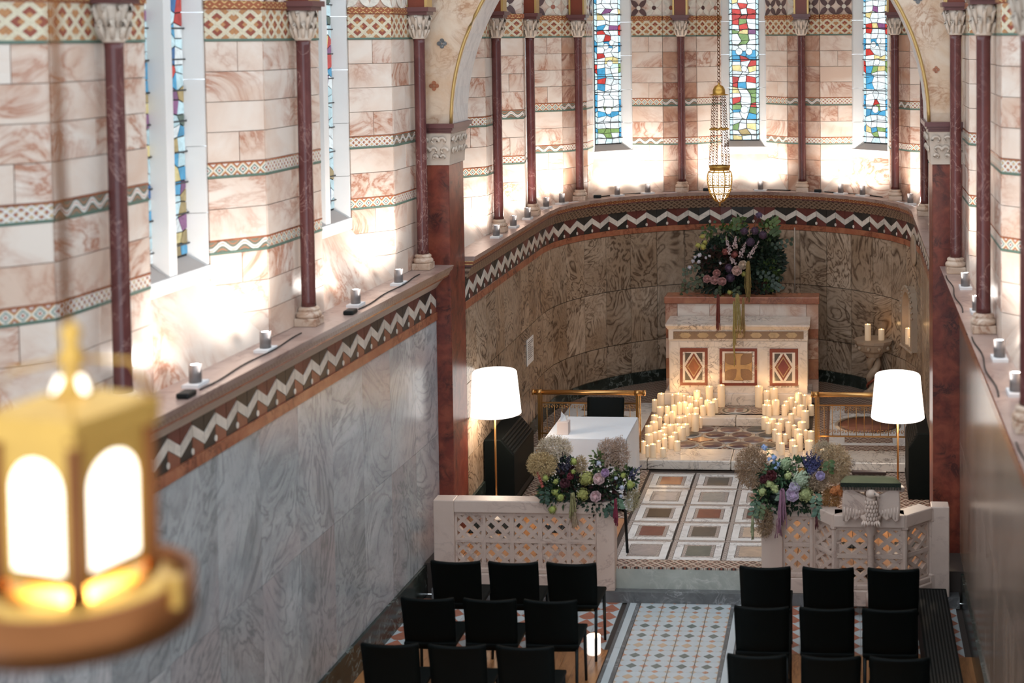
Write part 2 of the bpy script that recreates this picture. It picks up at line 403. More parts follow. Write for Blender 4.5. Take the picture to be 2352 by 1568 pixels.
GLASS = {'w': (.86, .95, .98), 'c': (.60, .84, .92), 'b': (.07, .36, .62), 'd': (.04, .15, .36), 'r': (.55, .05, .04), 'g': (.22, .36, .12), 'y': (.78, .66, .30), 'p': (.26, .10, .24), 'o': (.42, .32, .14), 'k': (.10, .15, .12)}
SCHEME = [ # rows from the sill up: edge, flank and middle colours
    'cwcwc', 'cwowc', 'crwyc', 'cwwwc', 'cwwwc', 'cgygc', 'cgwrw', 'crwgc', 'wwwgc', 'cwwwc', 'crwwc', 'crwrc', 'cwwwc', 'cywyc', 'cwwwc', 'cbwbc', 'cbwbc', 'cwwwc', 'cwgwc', 'cwgwc',
    'cgwpc', 'cwrwc', 'crrwc', 'wrrrc', 'crwrc', 'cwrwc', 'cywwc', 'cwywc', 'cyywc', 'cbwwc', 'cwwwc', 'cwwwc']
SCHEME2 = ['cwcwc', 'cwgwb', 'bgggb', 'cwwwc', 'cwwwc', 'cbbbc', 'bwgwb', 'bwwwb', 'bwwwc', 'cwwwc', 'cbwwc', 'cbwwc', 'cbwwc', 'rbwwg', 'rwwwg', 'cwyyc', 'crwwc', 'bwwwb', 'bwbwb', 'cwwwc', 'wrwwr', 'crwpr', 'cwwwc', 'cywwc', 'cwpwy', 'cwwwc', 'bwwwc', 'cwwwb', 'cywyc', 'crwwr', 'cwbwc', 'cwwwc']
def glass_panes(win, M, cx, gw, z0, z1, cols, rows, shift=0, sat=1.0):
    SC = SCHEME2 if shift % 2 else SCHEME
    """leaded panes, each a small polygon of its own; M is the window's frame"""
    WD = [0, .09, .36, .64, .91, 1] if cols == 5 else [i / cols for i in range(cols + 1)]
    xs = [[cx - gw + 2 * gw * WD[i] + (0 if i in (0, cols) else random.uniform(-.1, .1) * 2 * gw * (.12 if cols == 5 and i in (1, 4) else 1)) for i in range(cols + 1)] for _ in range(rows + 1)]
    zs = [[z0 + (z1 - z0) * j / rows + (0 if j in (0, rows) else random.uniform(-.3, .3) * (z1 - z0) / rows) for _ in range(cols + 1)] for j in range(rows + 1)]
    for j in range(rows):
        sch = SC[j % len(SC)] if rows > 12 else 'cwbwc'
        for i in range(cols):
            q = [V((xs[j][i], 0, zs[j][i])), V((xs[j][i + 1], 0, zs[j][i + 1])), V((xs[j + 1][i + 1], 0, zs[j + 1][i + 1])), V((xs[j + 1][i], 0, zs[j + 1][i]))]
            c = sum(q, V()) / 4; q = [c + (p - c) * max(.5, 1 - .007 / max((p - c).length, .01)) - c for p in q]
            m = MB(); m.hexa(q, [p + V((0, -.004, 0)) for p in q])
            k = sch[min(4, int(i * 5 / cols))]
            if random.random() < .13 and 0 < i < cols - 1: k = random.choice('wcyrbg')
            if shift == 2: k = random.choice('cccwbdkyoprccwb')
            g = GLASS[k]; f = random.uniform(.8, 1.15) * (.72 if shift == 2 else 1); g = tuple(min(1.2, (x * sat + (1 - sat) * .5) * f) for x in g)
            link('glass_pane', m.mesh('glass_pane', 'pane'), win, M @ Matrix.Translation(c + V((0, -.004, 0))), g)
def halo(win, M, x, z, r, col):
    m = MB(); m.lathe([(r, 0), (r, .003)], n=16); me = m.mesh('glass_halo', 'pane'); me.transform(Matrix.Rotation(PI / 2, 4, 'X')); link('glass_halo', me, win, M @ Matrix.Translation((x, -.010, z)), col)
    m = MB(); m.lathe([(r + .006, 0), (r + .006, .002)], n=16); me = m.mesh('halo_lead', 'lead'); me.transform(Matrix.Rotation(PI / 2, 4, 'X')); link('halo_lead', me, win, M @ Matrix.Translation((x, -.0085, z)))
WIN = [0]
def bay(parent, A, B, hw, dep, lights=1, detail=1, label='', ramp_mat='pink', bands=None):
    A, B = V((A[0], A[1])), V((B[0], B[1])); u = (B - A).normalized(); n = V((-u.y, u.x))     # n points out of the room
    mid = (A + B) / 2 + n * dep; Fa, Fb = mid - u * hw, mid + u * hw
    panel(parent, A, Fa, low=3.0, bands=bands); panel(parent, Fb, B, low=3.0, bands=bands)
    m = MB(); q = [(A.x, A.y, ZL), (B.x, B.y, ZL), (Fb.x, Fb.y, 3.44), (Fa.x, Fa.y, 3.44)]
    o3 = V((n.x, n.y, 0)) * .05
    m.hexa([V(p) + o3 - V((0, 0, .05)) for p in q], q)
    centre(m.build('sloping_sill', ramp_mat, parent))
    WIN[0] += 1; win = struct('window_%d' % WIN[0], label, 'window')
    M = frame4((mid.x, mid.y, 0), u); win.matrix_world = Matrix.Identity(4)
    jw = .115 if lights == 1 else .09; gw = hw - jw; D = .13
    def part(name, mb, mat): return link(name, mb.mesh(name, mat), win, M)
    for s in (-1, 1):
        p = [(s * hw, 0), (s * (hw - .03), 0), (s * gw, D), (s * (hw + .02), D)]
        for zi in range(6):
            a = 3.44 + zi * .46; part('jamb_stone', MB().prism(p if s < 0 else p[::-1], 2, a + .002, a + .458), 'frame')
    part('sill', MB().add([(-hw, 0, 3.53), (hw, 0, 3.53), (gw, D, 3.62), (-gw, D, 3.62), (-hw, 0, 3.5), (hw, 0, 3.5), (gw, D, 3.5), (-gw, D, 3.5)], [(0, 1, 2, 3), (4, 7, 6, 5), (0, 4, 5, 1), (1, 5, 6, 2), (2, 6, 7, 3), (3, 7, 4, 0)]), 'sill')
    part('sill_rail', MB().box((-hw, -.012, 3.44), (hw, D, 3.535)), 'frame')
    part('lead_backing', MB().box((-gw, D - .012, 3.6), (gw, D + .01, 6.2)), 'lead')
    cs = [(0, gw)] if lights == 1 else [(-gw / 2 - .03, gw / 2 - .03), (gw / 2 + .03, gw / 2 - .03)]
    if lights == 2: part('mullion', MB().prism([(-.05, 0), (.05, 0), (.065, D), (-.065, D)], 2, 3.5, 6.2), 'frame')
    for c, g in cs:
        if detail == 2: glass_panes(win, M @ Matrix.Translation((0, D - .013, 0)), c, g, 3.625, 5.9, 5, 31, 0 if 'middle' in label else 1); [halo(win, M @ Matrix.Translation((0, D - .013, 0)), c + dx, z, r, GLASS['w']) for dx, z, r in (((0, 4.05, .05), (-.07, 4.86, .045), (.07, 4.86, .045), (0, 4.62, .04)) if 'middle' in label else ((0, 4.08, .05), (.03, 4.72, .042), (-.03, 4.95, .04), (.06, 5.0, .036)))]
        elif detail == 1: glass_panes(win, M @ Matrix.Translation((0, D - .013, 0)), c, g, 3.625, 5.9, 4, 26, 2)
        else: glass_panes(win, M @ Matrix.Translation((0, D - .013, 0)), c, g, 3.625, 5.9, 2, 9)
        for k in range(11):
            z = 3.70 + k * .21
            if detail: part('saddle_bar', MB().tube([(c - g - .01, D - .03, z), (c + g + .01, D - .03, z)], .006, 4), 'lead')
    return win

# ---- columns
def leafcap(m, c, r0, w, z0, z1, n=8, mi=0):
    """carved capital: flaring bell with curling leaves"""
    h = z1 - z0; c = V(c)
    m.lathe([(r0, z0), (r0 * 1.25, z0 + .015), (r0 * 1.05, z0 + .03), (r0 * 1.2, z0 + h * .45), (w * .86, z0 + h * .85), (w * .92, z1)], (c.x, c.y, 0), 16, mi)
    for i in range(n):
        a = 2 * PI * (i + .5) / n; d = V((math.cos(a), math.sin(a), 0)); t = V((-d.y, d.x, 0))
        for lv, (za, zb, ra, rb) in enumerate(((.08, .55, 1.15, 1.75), (.4, .95, 1.35, w / r0 * 1.02))):
            aa = a + (PI / n if lv else 0); d = V((math.cos(aa), math.sin(aa), 0)); t = V((-d.y, d.x, 0)); ww = w * .30
            pts = [c + d * r0 * ra + V((0, 0, z0 + h * za)), c + d * r0 * (ra + .35) + V((0, 0, z0 + h * (za * .4 + zb * .6))), c + d * r0 * rb + V((0, 0, z0 + h * zb)), c + d * r0 * (rb + .12) + V((0, 0, z0 + h * (zb - .14)))]
            m.tube(pts, [ww * .35, ww * .55, ww * .5, ww * .3], 5, mi)
def column(loc, label, zt=5.08):
    t = thing('marble_column', (loc[0], loc[1], ZL), label, 'column', 'maroon colonnettes along the ledge')
    x, y = loc
    m = MB(); m.box((x - .085, y - .085, ZL), (x + .085, y + .085, ZL + .06)); m.lathe([(.088, ZL + .06), (.095, ZL + .075), (.09, ZL + .095), (.072, ZL + .105), (.078, ZL + .12), (.075, ZL + .132), (.06, ZL + .142)], (x, y, 0), 20)
    bev(m.build('column_base', 'base', t), .012)
    MB().lathe([(.056, ZL + .14), (.052, ZL + .18), (.051, zt - .04), (.054, zt)], (x, y, 0), 20).build('shaft', 'maroon', t)
    m = MB(); leafcap(m, (x, y, 0), .054, .108, zt, zt + .22); m.build('capital', 'capital', t)
    m = MB(); m.box((x - .105, y - .105, zt + .22), (x + .105, y + .105, zt + .25)); m.box((x - .125, y - .125, zt + .25), (x + .125, y + .125, zt + .29)); m.build('abacus', 'abacus', t)
    m = MB(); m.box((x - .075, y - .075, zt + .29), (x + .075, y + .075, zt + 1.1)); spg = centre(m.build('springer', 'm_border', t))
    m = MB()
    for s in (-1, 1): m.box((x + s * .09 - .012, y - .085, zt + .29), (x + s * .09 + .012, y + .085, zt + 1.1))
    sub(m.build('gilt_edge', 'gold', t), spg)
    return t

# ---- nave walls, upper part
LC = [2.7, 5.3, 7.9, 10.5, 13.1]
for i, c in enumerate(LC):
    ya, yb = c - .42, (c + .55 if i < 4 else YA0)
    w0 = lambda y: (XLc(y) - .10, y)
    panel(wall_left, w0(ya), w0(yb), bands=('b_diamond', 'b_lattice') if i % 2 else ('b_lattice', 'b_wave'))
    if i: bay(wall_left, w0(LC[i - 1] + .55), w0(ya), .50, .27, 2, 1 if i >= 3 else 0, ['', 'stained glass window furthest back on the left', 'stained glass window behind the near brass lantern', 'two-light stained glass window, the wider seen on the left wall', 'narrow seen stained glass window on the left wall nearest the arch'][i], bands=('b_wave', 'b_diamond') if i % 2 else ('b_diamond', 'b_lattice'))
    r0 = lambda y: (XRc + .10, y)
    panel(wall_right, r0(yb), r0(ya), bands=('b_lattice', 'b_diamond'))
    if i: bay(wall_right, r0(ya), r0(LC[i - 1] + .55), .50, .27, 2, 0, 'stained glass window number %d of the right nave wall' % i)
LN = ['', '', 'near maroon column on the left wall, behind the brass lantern', 'maroon column on the left wall between the two stained glass windows', 'maroon column on the left wall beside the red chancel pier']
RN = ['', '', 'maroon column at the far right edge of the right wall', 'second maroon column from the chancel pier on the right wall', 'maroon column on the right wall beside the red chancel pier']
for i in (2, 3, 4):
    column((XLc(LC[i]), LC[i] + .06), LN[i]); column((XRc, LC[i] - .06), RN[i])

# ---- nave dado, frieze, cornice
ZIG = {}
def zig_meshes(P=.305, H=.226):
    a, b, t, g = .04, .125, .072, .0025
    def mk(n, pts, th): ZIG[n] = flat_mesh(n, pts, th, 'tile')
    mk('wl', [(g, a), (P / 2 - g, b), (P / 2 - g, b + t), (g, a + t)], .012); mk('wr', [(P / 2 + g, b), (P - g, a), (P - g, a + t), (P / 2 + g, b + t)], .012)
    mk('ul', [(g, a + t + g), (P / 2 - g, b + t + g), (P / 2 - g, H), (g, H)], .008); mk('ur', [(P / 2 + g, b + t + g), (P - g, a + t + g), (P - g, H), (P / 2 + g, H)], .008)
    mk('ll', [(g, 0), (P / 2 - g, 0), (P / 2 - g, b - g), (g, a - g)], .008); mk('lr', [(P / 2 + g, 0), (P - g, 0), (P - g, a - g), (P / 2 + g, b - g)], .008)
    mk('dot', [(P / 2 + .017 * math.cos(i * PI / 5), .032 + .021 * math.sin(i * PI / 5)) for i in range(10)], .013)
zig_meshes()
DK, DR, WH = (.035, .032, .028), (.15, .042, .034), (.72, .66, .58)
def zigzag(parent, p, ud, k, stretch=1.0, nave=False):
    f = frame4((p[0], p[1], 2.515), ud) @ S4(stretch, 1, 1)
    r2 = (.27, .10, .06) if nave else DR
    for n, nm, c in (('wl', 'white_chevron', WH), ('wr', 'white_chevron', WH), ('ul', 'dark_chevron', (DK, DR)[k % 2]), ('ur', 'dark_chevron', (DR, DK)[k % 2]), ('ll', 'red_chevron', DK), ('lr', 'red_chevron', r2), ('dot', 'white_dot', WH)):
        q = random.uniform(.85, 1.12); link(nm, ZIG[n], parent, f, tuple(x * q for x in c))
def straight_wall(parent, pa, pb, slab, n_in, zig=True, width=.62):
    """dado slabs, red strip, chevrons and cornice along a straight wall, pa to pb"""
    pa, pb = V(pa), V(pb); u = pb - pa; L = u.length; ud = u / L; ny = V((ud.y, -ud.x))   # into the room
    backing(parent, pa, pb, 0, 2.8, 'darkjoint')
    n = round(L / width)
    for i in range(n):
        c = pa + ud * (L * (i + .5) / n); cut = 1.35 + .0 * i
        for z0, z1 in ((.27, cut), (cut, 2.44)):
            link('marble_slab', unit(slab), parent, frame4((c.x, c.y, (z0 + z1) / 2), ud) @ S4(L / n - .003, .02, z1 - z0 - .003))
    def run(name, mat, out0, out1, z0, z1, z1b=None):
        a, b = pa, pb; m = MB()
        e = lambda p, o, z: (p.x + ny.x * o, p.y + ny.y * o, z)
        q = [e(a, 0, z0), e(b, 0, z0), e(b, out0, z0), e(a, out0, z0), e(a, 0, z1), e(b, 0, z1), e(b, out1, z1), e(a, out1, z1)]
        m.add(q, [(0, 1, 2, 3), (7, 6, 5, 4), (3, 2, 6, 7), (0, 3, 7, 4), (1, 5, 6, 2), (0, 4, 5, 1)])
        m2 = m.mesh(name, mat); F = frame4((pa.x, pa.y, (z0 + z1) / 2), ud); m2.transform(F.inverted())
        return link(name, m2, parent, F)
    run('red_strip', 'redband', .03, .03, 2.44, 2.515)
    run('cornice_cove', 'capital', .02, .11, 2.741, 2.85); run('cornice_red_fillet', 'redband', .14, .145, 2.85, 2.87)
    run('cornice_dentils', 'dentil', .15, .17, 2.87, 2.915); run('cornice_top', 'ledge', .18, .2, 2.915, ZL)
    P = .305; k = int(L / P)
    for i in range(k): zigzag(parent, pa + ud * (L - (i + 1) * P) + ny * .008, ud, i, 1.0, True)
    run('skirting_top', 'green', .05, .045, 0, .27)
def ledge_strip(parent, pa, pb, depth):
    pa, pb = V(pa), V(pb); ud = (pb - pa).normalized(); o = V((-ud.y, ud.x)) * depth; m = MB()
    m.hexa([(p.x, p.y, ZL - .04) for p in (pa, pb, pb + o, pa + o)], [(p.x, p.y, ZL) for p in (pa, pb, pb + o, pa + o)]); m.build('ledge', 'ledge', parent)
dl = lambda y: (XLc(y) + .015, y)
straight_wall(wall_left, dl(2.0), dl(YA0), 'grey', 1); ledge_strip(wall_left, dl(2.0), dl(YA0), .5)
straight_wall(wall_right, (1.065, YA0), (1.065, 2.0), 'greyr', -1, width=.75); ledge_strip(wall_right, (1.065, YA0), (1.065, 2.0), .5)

# ---- chancel and apse
def path(s, R):
    """from behind the left pier round the apse to behind the right pier; s in units of the lower wall's length"""
    Ls = YC - YA1; arc = PI * RW
    if s < Ls: return V((AX - R, YA1 + s)), V((0, 1))
    if s < Ls + arc:
        a = PI - (s - Ls) / RW; return V((AX + R * math.cos(a), YC + R * math.sin(a))), V((math.sin(a), -math.cos(a)))
    return V((AX + R, YC - (s - Ls - arc))), V((0, -1))
TOT = 2 * (YC - YA1) + PI * RW
NS = 36; ds = TOT / NS
for i in range(NS):
    p, u = path((i + .5) * ds, RW); q0, _ = path(i * ds, RW); q1, _ = path((i + 1) * ds, RW); ud = (q1 - q0).normalized(); c = (q0 + q1) / 2; w = (q1 - q0).length
    backing(wall_back, q0, q1, .2, 2.9, 'darkjoint')
    off = (.0, .0, .0)[i % 3]
    for z0, z1 in ((.3, .97 + off), (.97 + off, 1.70 + off), (1.70 + off, 2.44)):
        link('marble_slab', unit('brown'), wall_back, frame4((c.x, c.y, (z0 + z1) / 2), ud) @ S4(w - .009, .018, z1 - z0 - .009))
    link('skirting_block', unit('green'), wall_back, frame4((c.x, c.y, .48), ud) @ S4(w, .045, .16))
    link('red_strip', unit('redband'), wall_back, frame4((c.x, c.y, 2.4775), ud) @ S4(w, .026, .073))
    for nm, mat, z0, z1, o0, o1 in (('cornice_diaper', 'diaper', 2.742, 2.86, .03, .085), ('cornice_teeth', 'goldteeth', 2.875, 2.915, .095, .105), ('cornice_fillet', 'abacus', 2.86, 2.875, .095, .095), ('cornice_top', 'ledge', 2.915, ZL, .112, .122)):
        h = (z1 - z0) / 2; m = MB(); ww = w / 2 + .001
        m.add([(-ww, 0, -h), (ww, 0, -h), (ww, -o0, -h), (-ww, -o0, -h), (-ww, 0, h), (ww, 0, h), (ww, -o1, h), (-ww, -o1, h)], [(0, 1, 2, 3), (7, 6, 5, 4), (3, 2, 6, 7), (0, 3, 7, 4), (1, 5, 6, 2), (0, 4, 5, 1)])
        link(nm, m.mesh(nm, mat), wall_back, frame4((c.x, c.y, (z0 + z1) / 2), ud))
NZ = round(TOT / .305); P2 = TOT / NZ
for i in range(NZ):
    q0, _ = path(i * P2, RW); q1, _ = path((i + 1) * P2, RW); zigzag(wall_back, q0 + V(((q1 - q0).y, -(q1 - q0).x)).normalized() * .01, (q1 - q0), i, (q1 - q0).length / .305)
m = MB(); pts = [path(TOT * i / 120, RW - .002) for i in range(121)]; vs = []
for p, u in pts:
    o = V((-u.y, u.x)); vs += [(p.x, p.y, ZL), (p.x + o.x * .75, p.y + o.y * .75, ZL)]
m.add(vs, [(2 * i, 2 * i + 1, 2 * i + 3, 2 * i + 2) for i in range(120)]); m.build('ledge', 'ledge', wall_back)

def pol(deg, R): a = math.radians(deg); return (AX + R * math.sin(a), YC + R * math.cos(a))
CA = [-99.5, -59.8, -20.3, 20.3, 59.8, 99.5]; fh = 5.5
CL = ['second maroon column behind the left pier, in the apse', 'maroon column left of the left apse window', 'maroon column left of the hanging sanctuary lamp', 'maroon column right of the middle apse window', 'maroon column right of the right apse window', 'hidden maroon column behind the right pier']
WL = ['narrow apse window facing away on the left', 'left stained glass apse window with blue and white figures', 'middle stained glass apse window with red and green figures', 'right stained glass apse window beside the arch', 'narrow apse window facing away on the right']
for i, a in enumerate(CA):
    panel(wall_back, pol(a - fh, RF), pol(a + fh, RF), 'pinkdark' if 0 < i < 5 else 'pink'); column(pol(a, RC), CL[i])
    if i < 5: bay(wall_back, pol(a + fh, RF), pol(CA[i + 1] - fh, RF), .32, .33, 1, 2 if 0 < i < 4 else 0, WL[i])
ys = 15.69
for s, nm in ((-1, 'left'), (1, 'right')):
    x = AX + s * RF; e = pol(s * (99.5 + fh), RF)
    order = [((x, YA1), (x, YA1 + .2)), 'b', ((x, ys - .24), (x, ys + .24)), 'b', (e, e)]
    segs = [(YA1, YA1 + .35), (ys - .24, ys + .24)]
    def pan(a, b): panel(wall_back, *(((x, a), (x, b)) if s < 0 else ((x, b), (x, a))))
    pan(*segs[0]); pan(*segs[1])
    b1 = [(x, segs[0][1]), (x, segs[1][0])]; b2 = [(x, segs[1][1]), e]
    for b, t in ((b1, 'first'), (b2, 'second')): bay(wall_back, *(b if s < 0 else b[::-1]), .28, .3, 1, 0, 'hidden chancel window on the %s, %s from the pier' % (nm, t))
    column((AX + s * 2.385, ys), 'first maroon column behind the %s pier, in the chancel' % nm)
for (nm, mat), (par, mb) in BACK.items():
    o = mb.build('joint_backing', mat, par)

for par, mb in TOPB.values(): mb.build('upper_courses', 'pink', par, 'stuff')
# ---- vault over the chancel (out of the picture, shades the apse)
ceil = struct('ceiling', 'gold mosaic vault over the chancel and apse', 'ceiling')
m = MB(); vs = []; fs = []; nu, nv = 24, 12; R = 3.0; zc = 6.25
for j in range(nv + 1):
    for i in range(nu + 1):
        a = PI * i / nu; b = PI / 2 * j / nv
        vs.append((AX - R * math.cos(a) * math.cos(b), YC + R * math.sin(a) * math.cos(b), zc + R * math.sin(b)))
fs = [(j * (nu + 1) + i, j * (nu + 1) + i + 1, (j + 1) * (nu + 1) + i + 1, (j + 1) * (nu + 1) + i) for j in range(nv) for i in range(nu)]
m.add(vs, fs, 0, True)
vs = [(AX - R * math.cos(PI * i / 24), y, zc + R * math.sin(PI * i / 24)) for y in (YA0 + 2.6, YC) for i in range(25)]
m.add(vs, [(i, i + 1, 26 + i, 25 + i) for i in range(24)], 0, True)
m.build('vault', 'gold', ceil)

# ---- chancel arch and piers
ca, za, ra = -1.45, 4.285, 2.20
arch = struct('wall_arch', 'round chancel arch faced in cream and orange veined marble', 'wall')
m = MB(); N = 40; X0, X1, ZT = -4.45, 1.6, 7.6
for i in range(N):
    a0, a1 = PI - PI * i / N, PI - PI * (i + 1) / N
    def ip(a): return (ca + ra * math.cos(a), za + ra * math.sin(a))
    def op(a):
        c, s = math.cos(a), math.sin(a); t = 99
        if s > 1e-6: t = min(t, (ZT - za) / s)
        t = min(t, ((X1 - ca) / c) if c > 1e-6 else 99, ((X0 - ca) / c) if c < -1e-6 else 99)
        return (ca + t * c, za + t * s)
    A, B, Cc, D = ip(a0), ip(a1), op(a1), op(a0)
    m.add([(A[0], YA0, A[1]), (B[0], YA0, B[1]), (Cc[0], YA0, Cc[1]), (D[0], YA0, D[1])], [(0, 1, 2, 3)], 0)
    m.add([(A[0], YA1, A[1]), (B[0], YA1, B[1]), (Cc[0], YA1, Cc[1]), (D[0], YA1, D[1])], [(3, 2, 1, 0)], 0)
    m.add([(A[0], YA0, A[1]), (B[0], YA0, B[1]), (B[0], YA1, B[1]), (A[0], YA1, A[1])], [(3, 2, 1, 0)], 1, True)
m.build('arch_face', ['archface', 'soffit'], arch) if 0 else None
MT['archface'] = marble('cream arch marble', (.70, .56, .43), (.62, .42, .27), (.36, .16, .07), 2.0, .03, .35, cover=.5, dist=2)
MT['soffit'] = swirl('pale grey onyx', (.72, .70, .67), (.66, .64, .62), (.40, .39, .39), 1.4, .3, (1, 1, 1), False, 6.0, .5)
m.build('arch_face', ['archface', 'soffit'], arch)
MB().tube([(ca + (ra + .02) * math.cos(PI - PI * i / 60), YA0 - .005, za + (ra + .02) * math.sin(PI - PI * i / 60)) for i in range(61)], .015, 8).build('gilt_bead', 'gold', arch)
for x, y, s in ((1015, 100, 1), (997, 197, 1), (2108, -3, 1), (2150, 160, .7)):
    p = PX(x, y, Y=YA0); m = MB()
    for k in range(4): m.lathe([(.022 * s, 0), (.022 * s, .01)], (p.x + .026 * s * math.cos(k * PI / 2 + .4), 0, 0), 10)
    mm = MB()
    for k in range(4):
        cx, cz = p.x + .026 * s * math.cos(k * PI / 2), p.z + .026 * s * math.sin(k * PI / 2)
        pts = [(cx + .021 * s * math.cos(i * PI / 5), cz + .021 * s * math.sin(i * PI / 5)) for i in range(10)]
        mm.hexa([(a, YA0 + .002, b) for a, b in pts], [(a, YA0 - .006, b) for a, b in pts])
    mm.build('quatrefoil', 'darkstep' if y < 150 else 'redband', arch)
def pier(x0, x1, lab):
    t = thing('marble_pier', ((x0 + x1) / 2, (YA0 + YA1) / 2, 0), lab, 'pier')
    bev(MB().box((x0, YA0, 0), (x1, YA1, 3.9)).build('shaft', 'redpier', t), .008)
    m = MB(); ins = 1 if x0 < AX else -1
    lo = [(x0, YA0), (x1, YA0), (x1, YA1), (x0, YA1)]; e = .03
    hi = [(x0 - e, YA0 - e), (x1 + e, YA0 - e), (x1 + e, YA1 + e), (x0 - e, YA1 + e)]
    md = [(x0 - .012, YA0 - .012), (x1 + .012, YA0 - .012), (x1 + .012, YA1 + .012), (x0 - .012, YA1 + .012)]
    m.hexa([(*p, 3.90) for p in hi][:0] or [(*p, 3.9) for p in md], [(*p, 3.935) for p in hi and md]); m.hexa([(*p, 3.935) for p in md], [(*p, 4.20) for p in hi]); capb = m.build('capital_block', 'capital', t)
    m = MB(); random.seed(3)
    def scroll(o, ux, sgn, r):
        pts = [];
        for i in range(15):
            a = i / 14 * 4.6; rr = r * (1 - i / 17); pts.append(V(o) + V(ux) * (sgn * rr * math.cos(a)) + V((0, 0, rr * math.sin(a))))
        m.tube(pts, [.017 - .0008 * i for i in range(15)], 5)
    for k in range(3):
        f = (k + .5) / 3; X = x0 + (x1 - x0) * f
        for zz, sg, r in ((4.12, 1, .05), (4.03, -1, .045), (3.97, 1, .03)): scroll((X, YA0 - .026 - (zz - 3.94) * .09, zz), (1, 0, 0), sg if k % 2 else -sg, r)
    xi = x1 if ins > 0 else x0
    for k in range(5):
        f = (k + .5) / 5; Y = YA0 + (YA1 - YA0) * f
        for zz, sg, r in ((4.12, 1, .055), (4.02, -1, .045)): scroll((xi + ins * (.026 + (zz - 3.94) * .09), Y, zz), (0, 1, 0), sg if k % 2 else -sg, r)
    sub(m.build('carved_leaves', 'capital', t), capb)
    m = MB(); e = .05
    for a, b, e in ((4.20, 4.225, .04), (4.225, 4.25, .055), (4.25, 4.29, .075)): m.box((x0 - e, YA0 - e, a), (x1 + e, YA1 + e, b))
    m.build('abacus', 'abacus', t)
    return t
pier(-3.95, -3.70, 'dark red marble pier on the left of the chancel arch')
pier(.80, 1.06, 'dark red marble pier on the right of the chancel arch')
# end walls outside the piers
m = MB(); m.box((-4.9, YA0 + .02, 0), (-3.94, YA1, 4.3)); m.box((1.055, YA0 + .02, 0), (1.9, YA1, 4.3)); m.build('pier_flank', 'redpier', arch)

# ------------------------------------------------------------------ floors and steps
random.seed(5)
floor = struct('floor', 'patterned tile aisle, parquet and inlaid marble chancel pavement', 'floor')
def slab(name, a, b, mat, color=None, par=floor, b_=None):
    o = MB().box(a, b).build(name, mat, par, color=color); centre(o)
    return o
MB().box((-4.6, -1, -.1), (1.7, 12.95, -.012)).build('floor_bed', 'darkjoint', floor)
MT['t_white'] = plain('pale tile', (.52, .56, .57), .3, var=.08)
MT['t_dark'] = plain('grey green inlay', (.15, .17, .15), .3); MT['t_orange'] = plain('terracotta inlay', (.56, .27, .16), .35); MT['t_peach'] = plain('peach inlay', (.56, .40, .27), .35)
MT['t_red'] = plain('red clay tile', (.42, .15, .09), .35)
def aisle_tile(dark):
    h = .1; m = MB(); m.box((-h, -h, -.012), (h, h, 0), 0); e = .0012
    def poly(pts, mi): m.add([(x, y, e) for x, y in pts], [tuple(range(len(pts)))], mi)
    d = .047; poly([(-d, 0), (0, -d), (d, 0), (0, d)], 1 if dark else 3)
    for sx in (-1, 1):
        x = sx * .099; s = -sx
        pts = [(x, -.045), (x + s * .012, -.012), (x + s * .038, 0), (x + s * .012, .012), (x, .045)]; poly(pts if s > 0 else pts[::-1], 2 if dark else 3)
        for sy in (-1, 1):
            y = sy * .099; t = -sy; q = [(x, y), (x + s * .03, y), (x + s * .01, y + t * .01), (x, y + t * .03)]
            poly(q if s * t > 0 else q[::-1], 3)
    for sy in (-1, 1):
        y = sy * .099; t = -sy; q = [(-.03, y), (0, y + t * .022), (.03, y)]; poly(q if t < 0 else q[::-1], 2)
    return m.mesh('aisle_tile', ['t_white', 't_dark', 't_orange', 't_peach'])
TD, TP = aisle_tile(True), aisle_tile(False)
for r in range(24):
    for c in range(4):
        link('aisle_tile', TP if r % 3 == 1 else TD, floor, Matrix.Translation((-1.745 + c * .2045, 12.71 - r * .201, 0)))
for s, x in ((-1, -1.85), (1, -1.03)):
    for k, (a, b, mat) in enumerate(((0, .03, 'darkstep'), (.033, .092, 't_white'), (.095, .12, 'darkstep'))):
        for r in range(5): slab('border_strip', (min(x + s * a, x + s * b), 12.82 - (r + 1) * .98, -.012), (max(x + s * a, x + s * b), 12.82 - r * .98 - .003, .001), mat)
TR = MB().box((-.084, -.084, -.012), (.084, .084, 0), 0); TR.add([(-.084, -.084, .001), (.084, -.084, .001), (0, .03, .001)], [(0, 1, 2)], 1); TR.add([(-.084, .084, .001), (-.03, .03, .001), (.03, .03, .001), (.084, .084, .001)], [(0, 1, 2, 3)], 1)
TR = TR.mesh('triangle_tile', ['t_white', 't_red'])
for xa, n in ((-3.80, 11), (-.82, 11)):
    for r in range(6):
        for c in range(n):
            link('triangle_tile', TR, floor, Matrix.Translation((xa + c * .17, 12.73 - r * .17, 0)))
for xa, n in ((-3.90, 17), (-.90, 17)):
    for c in range(n):
        for r in range(4):
            y1 = 11.79 - r * 1.1 + (c % 3) * .3; link('floor_plank', unit('wood'), floor, Matrix.Translation((xa + c * .113 + .055, min(y1, 11.8) - .55, 0)) @ Matrix.Rotation(PI / 2, 4, 'X') @ S4(.111, .012, 1.096 if y1 <= 11.8 else 1.096 - 0) @ Matrix.Rotation(0, 4, 'X'))
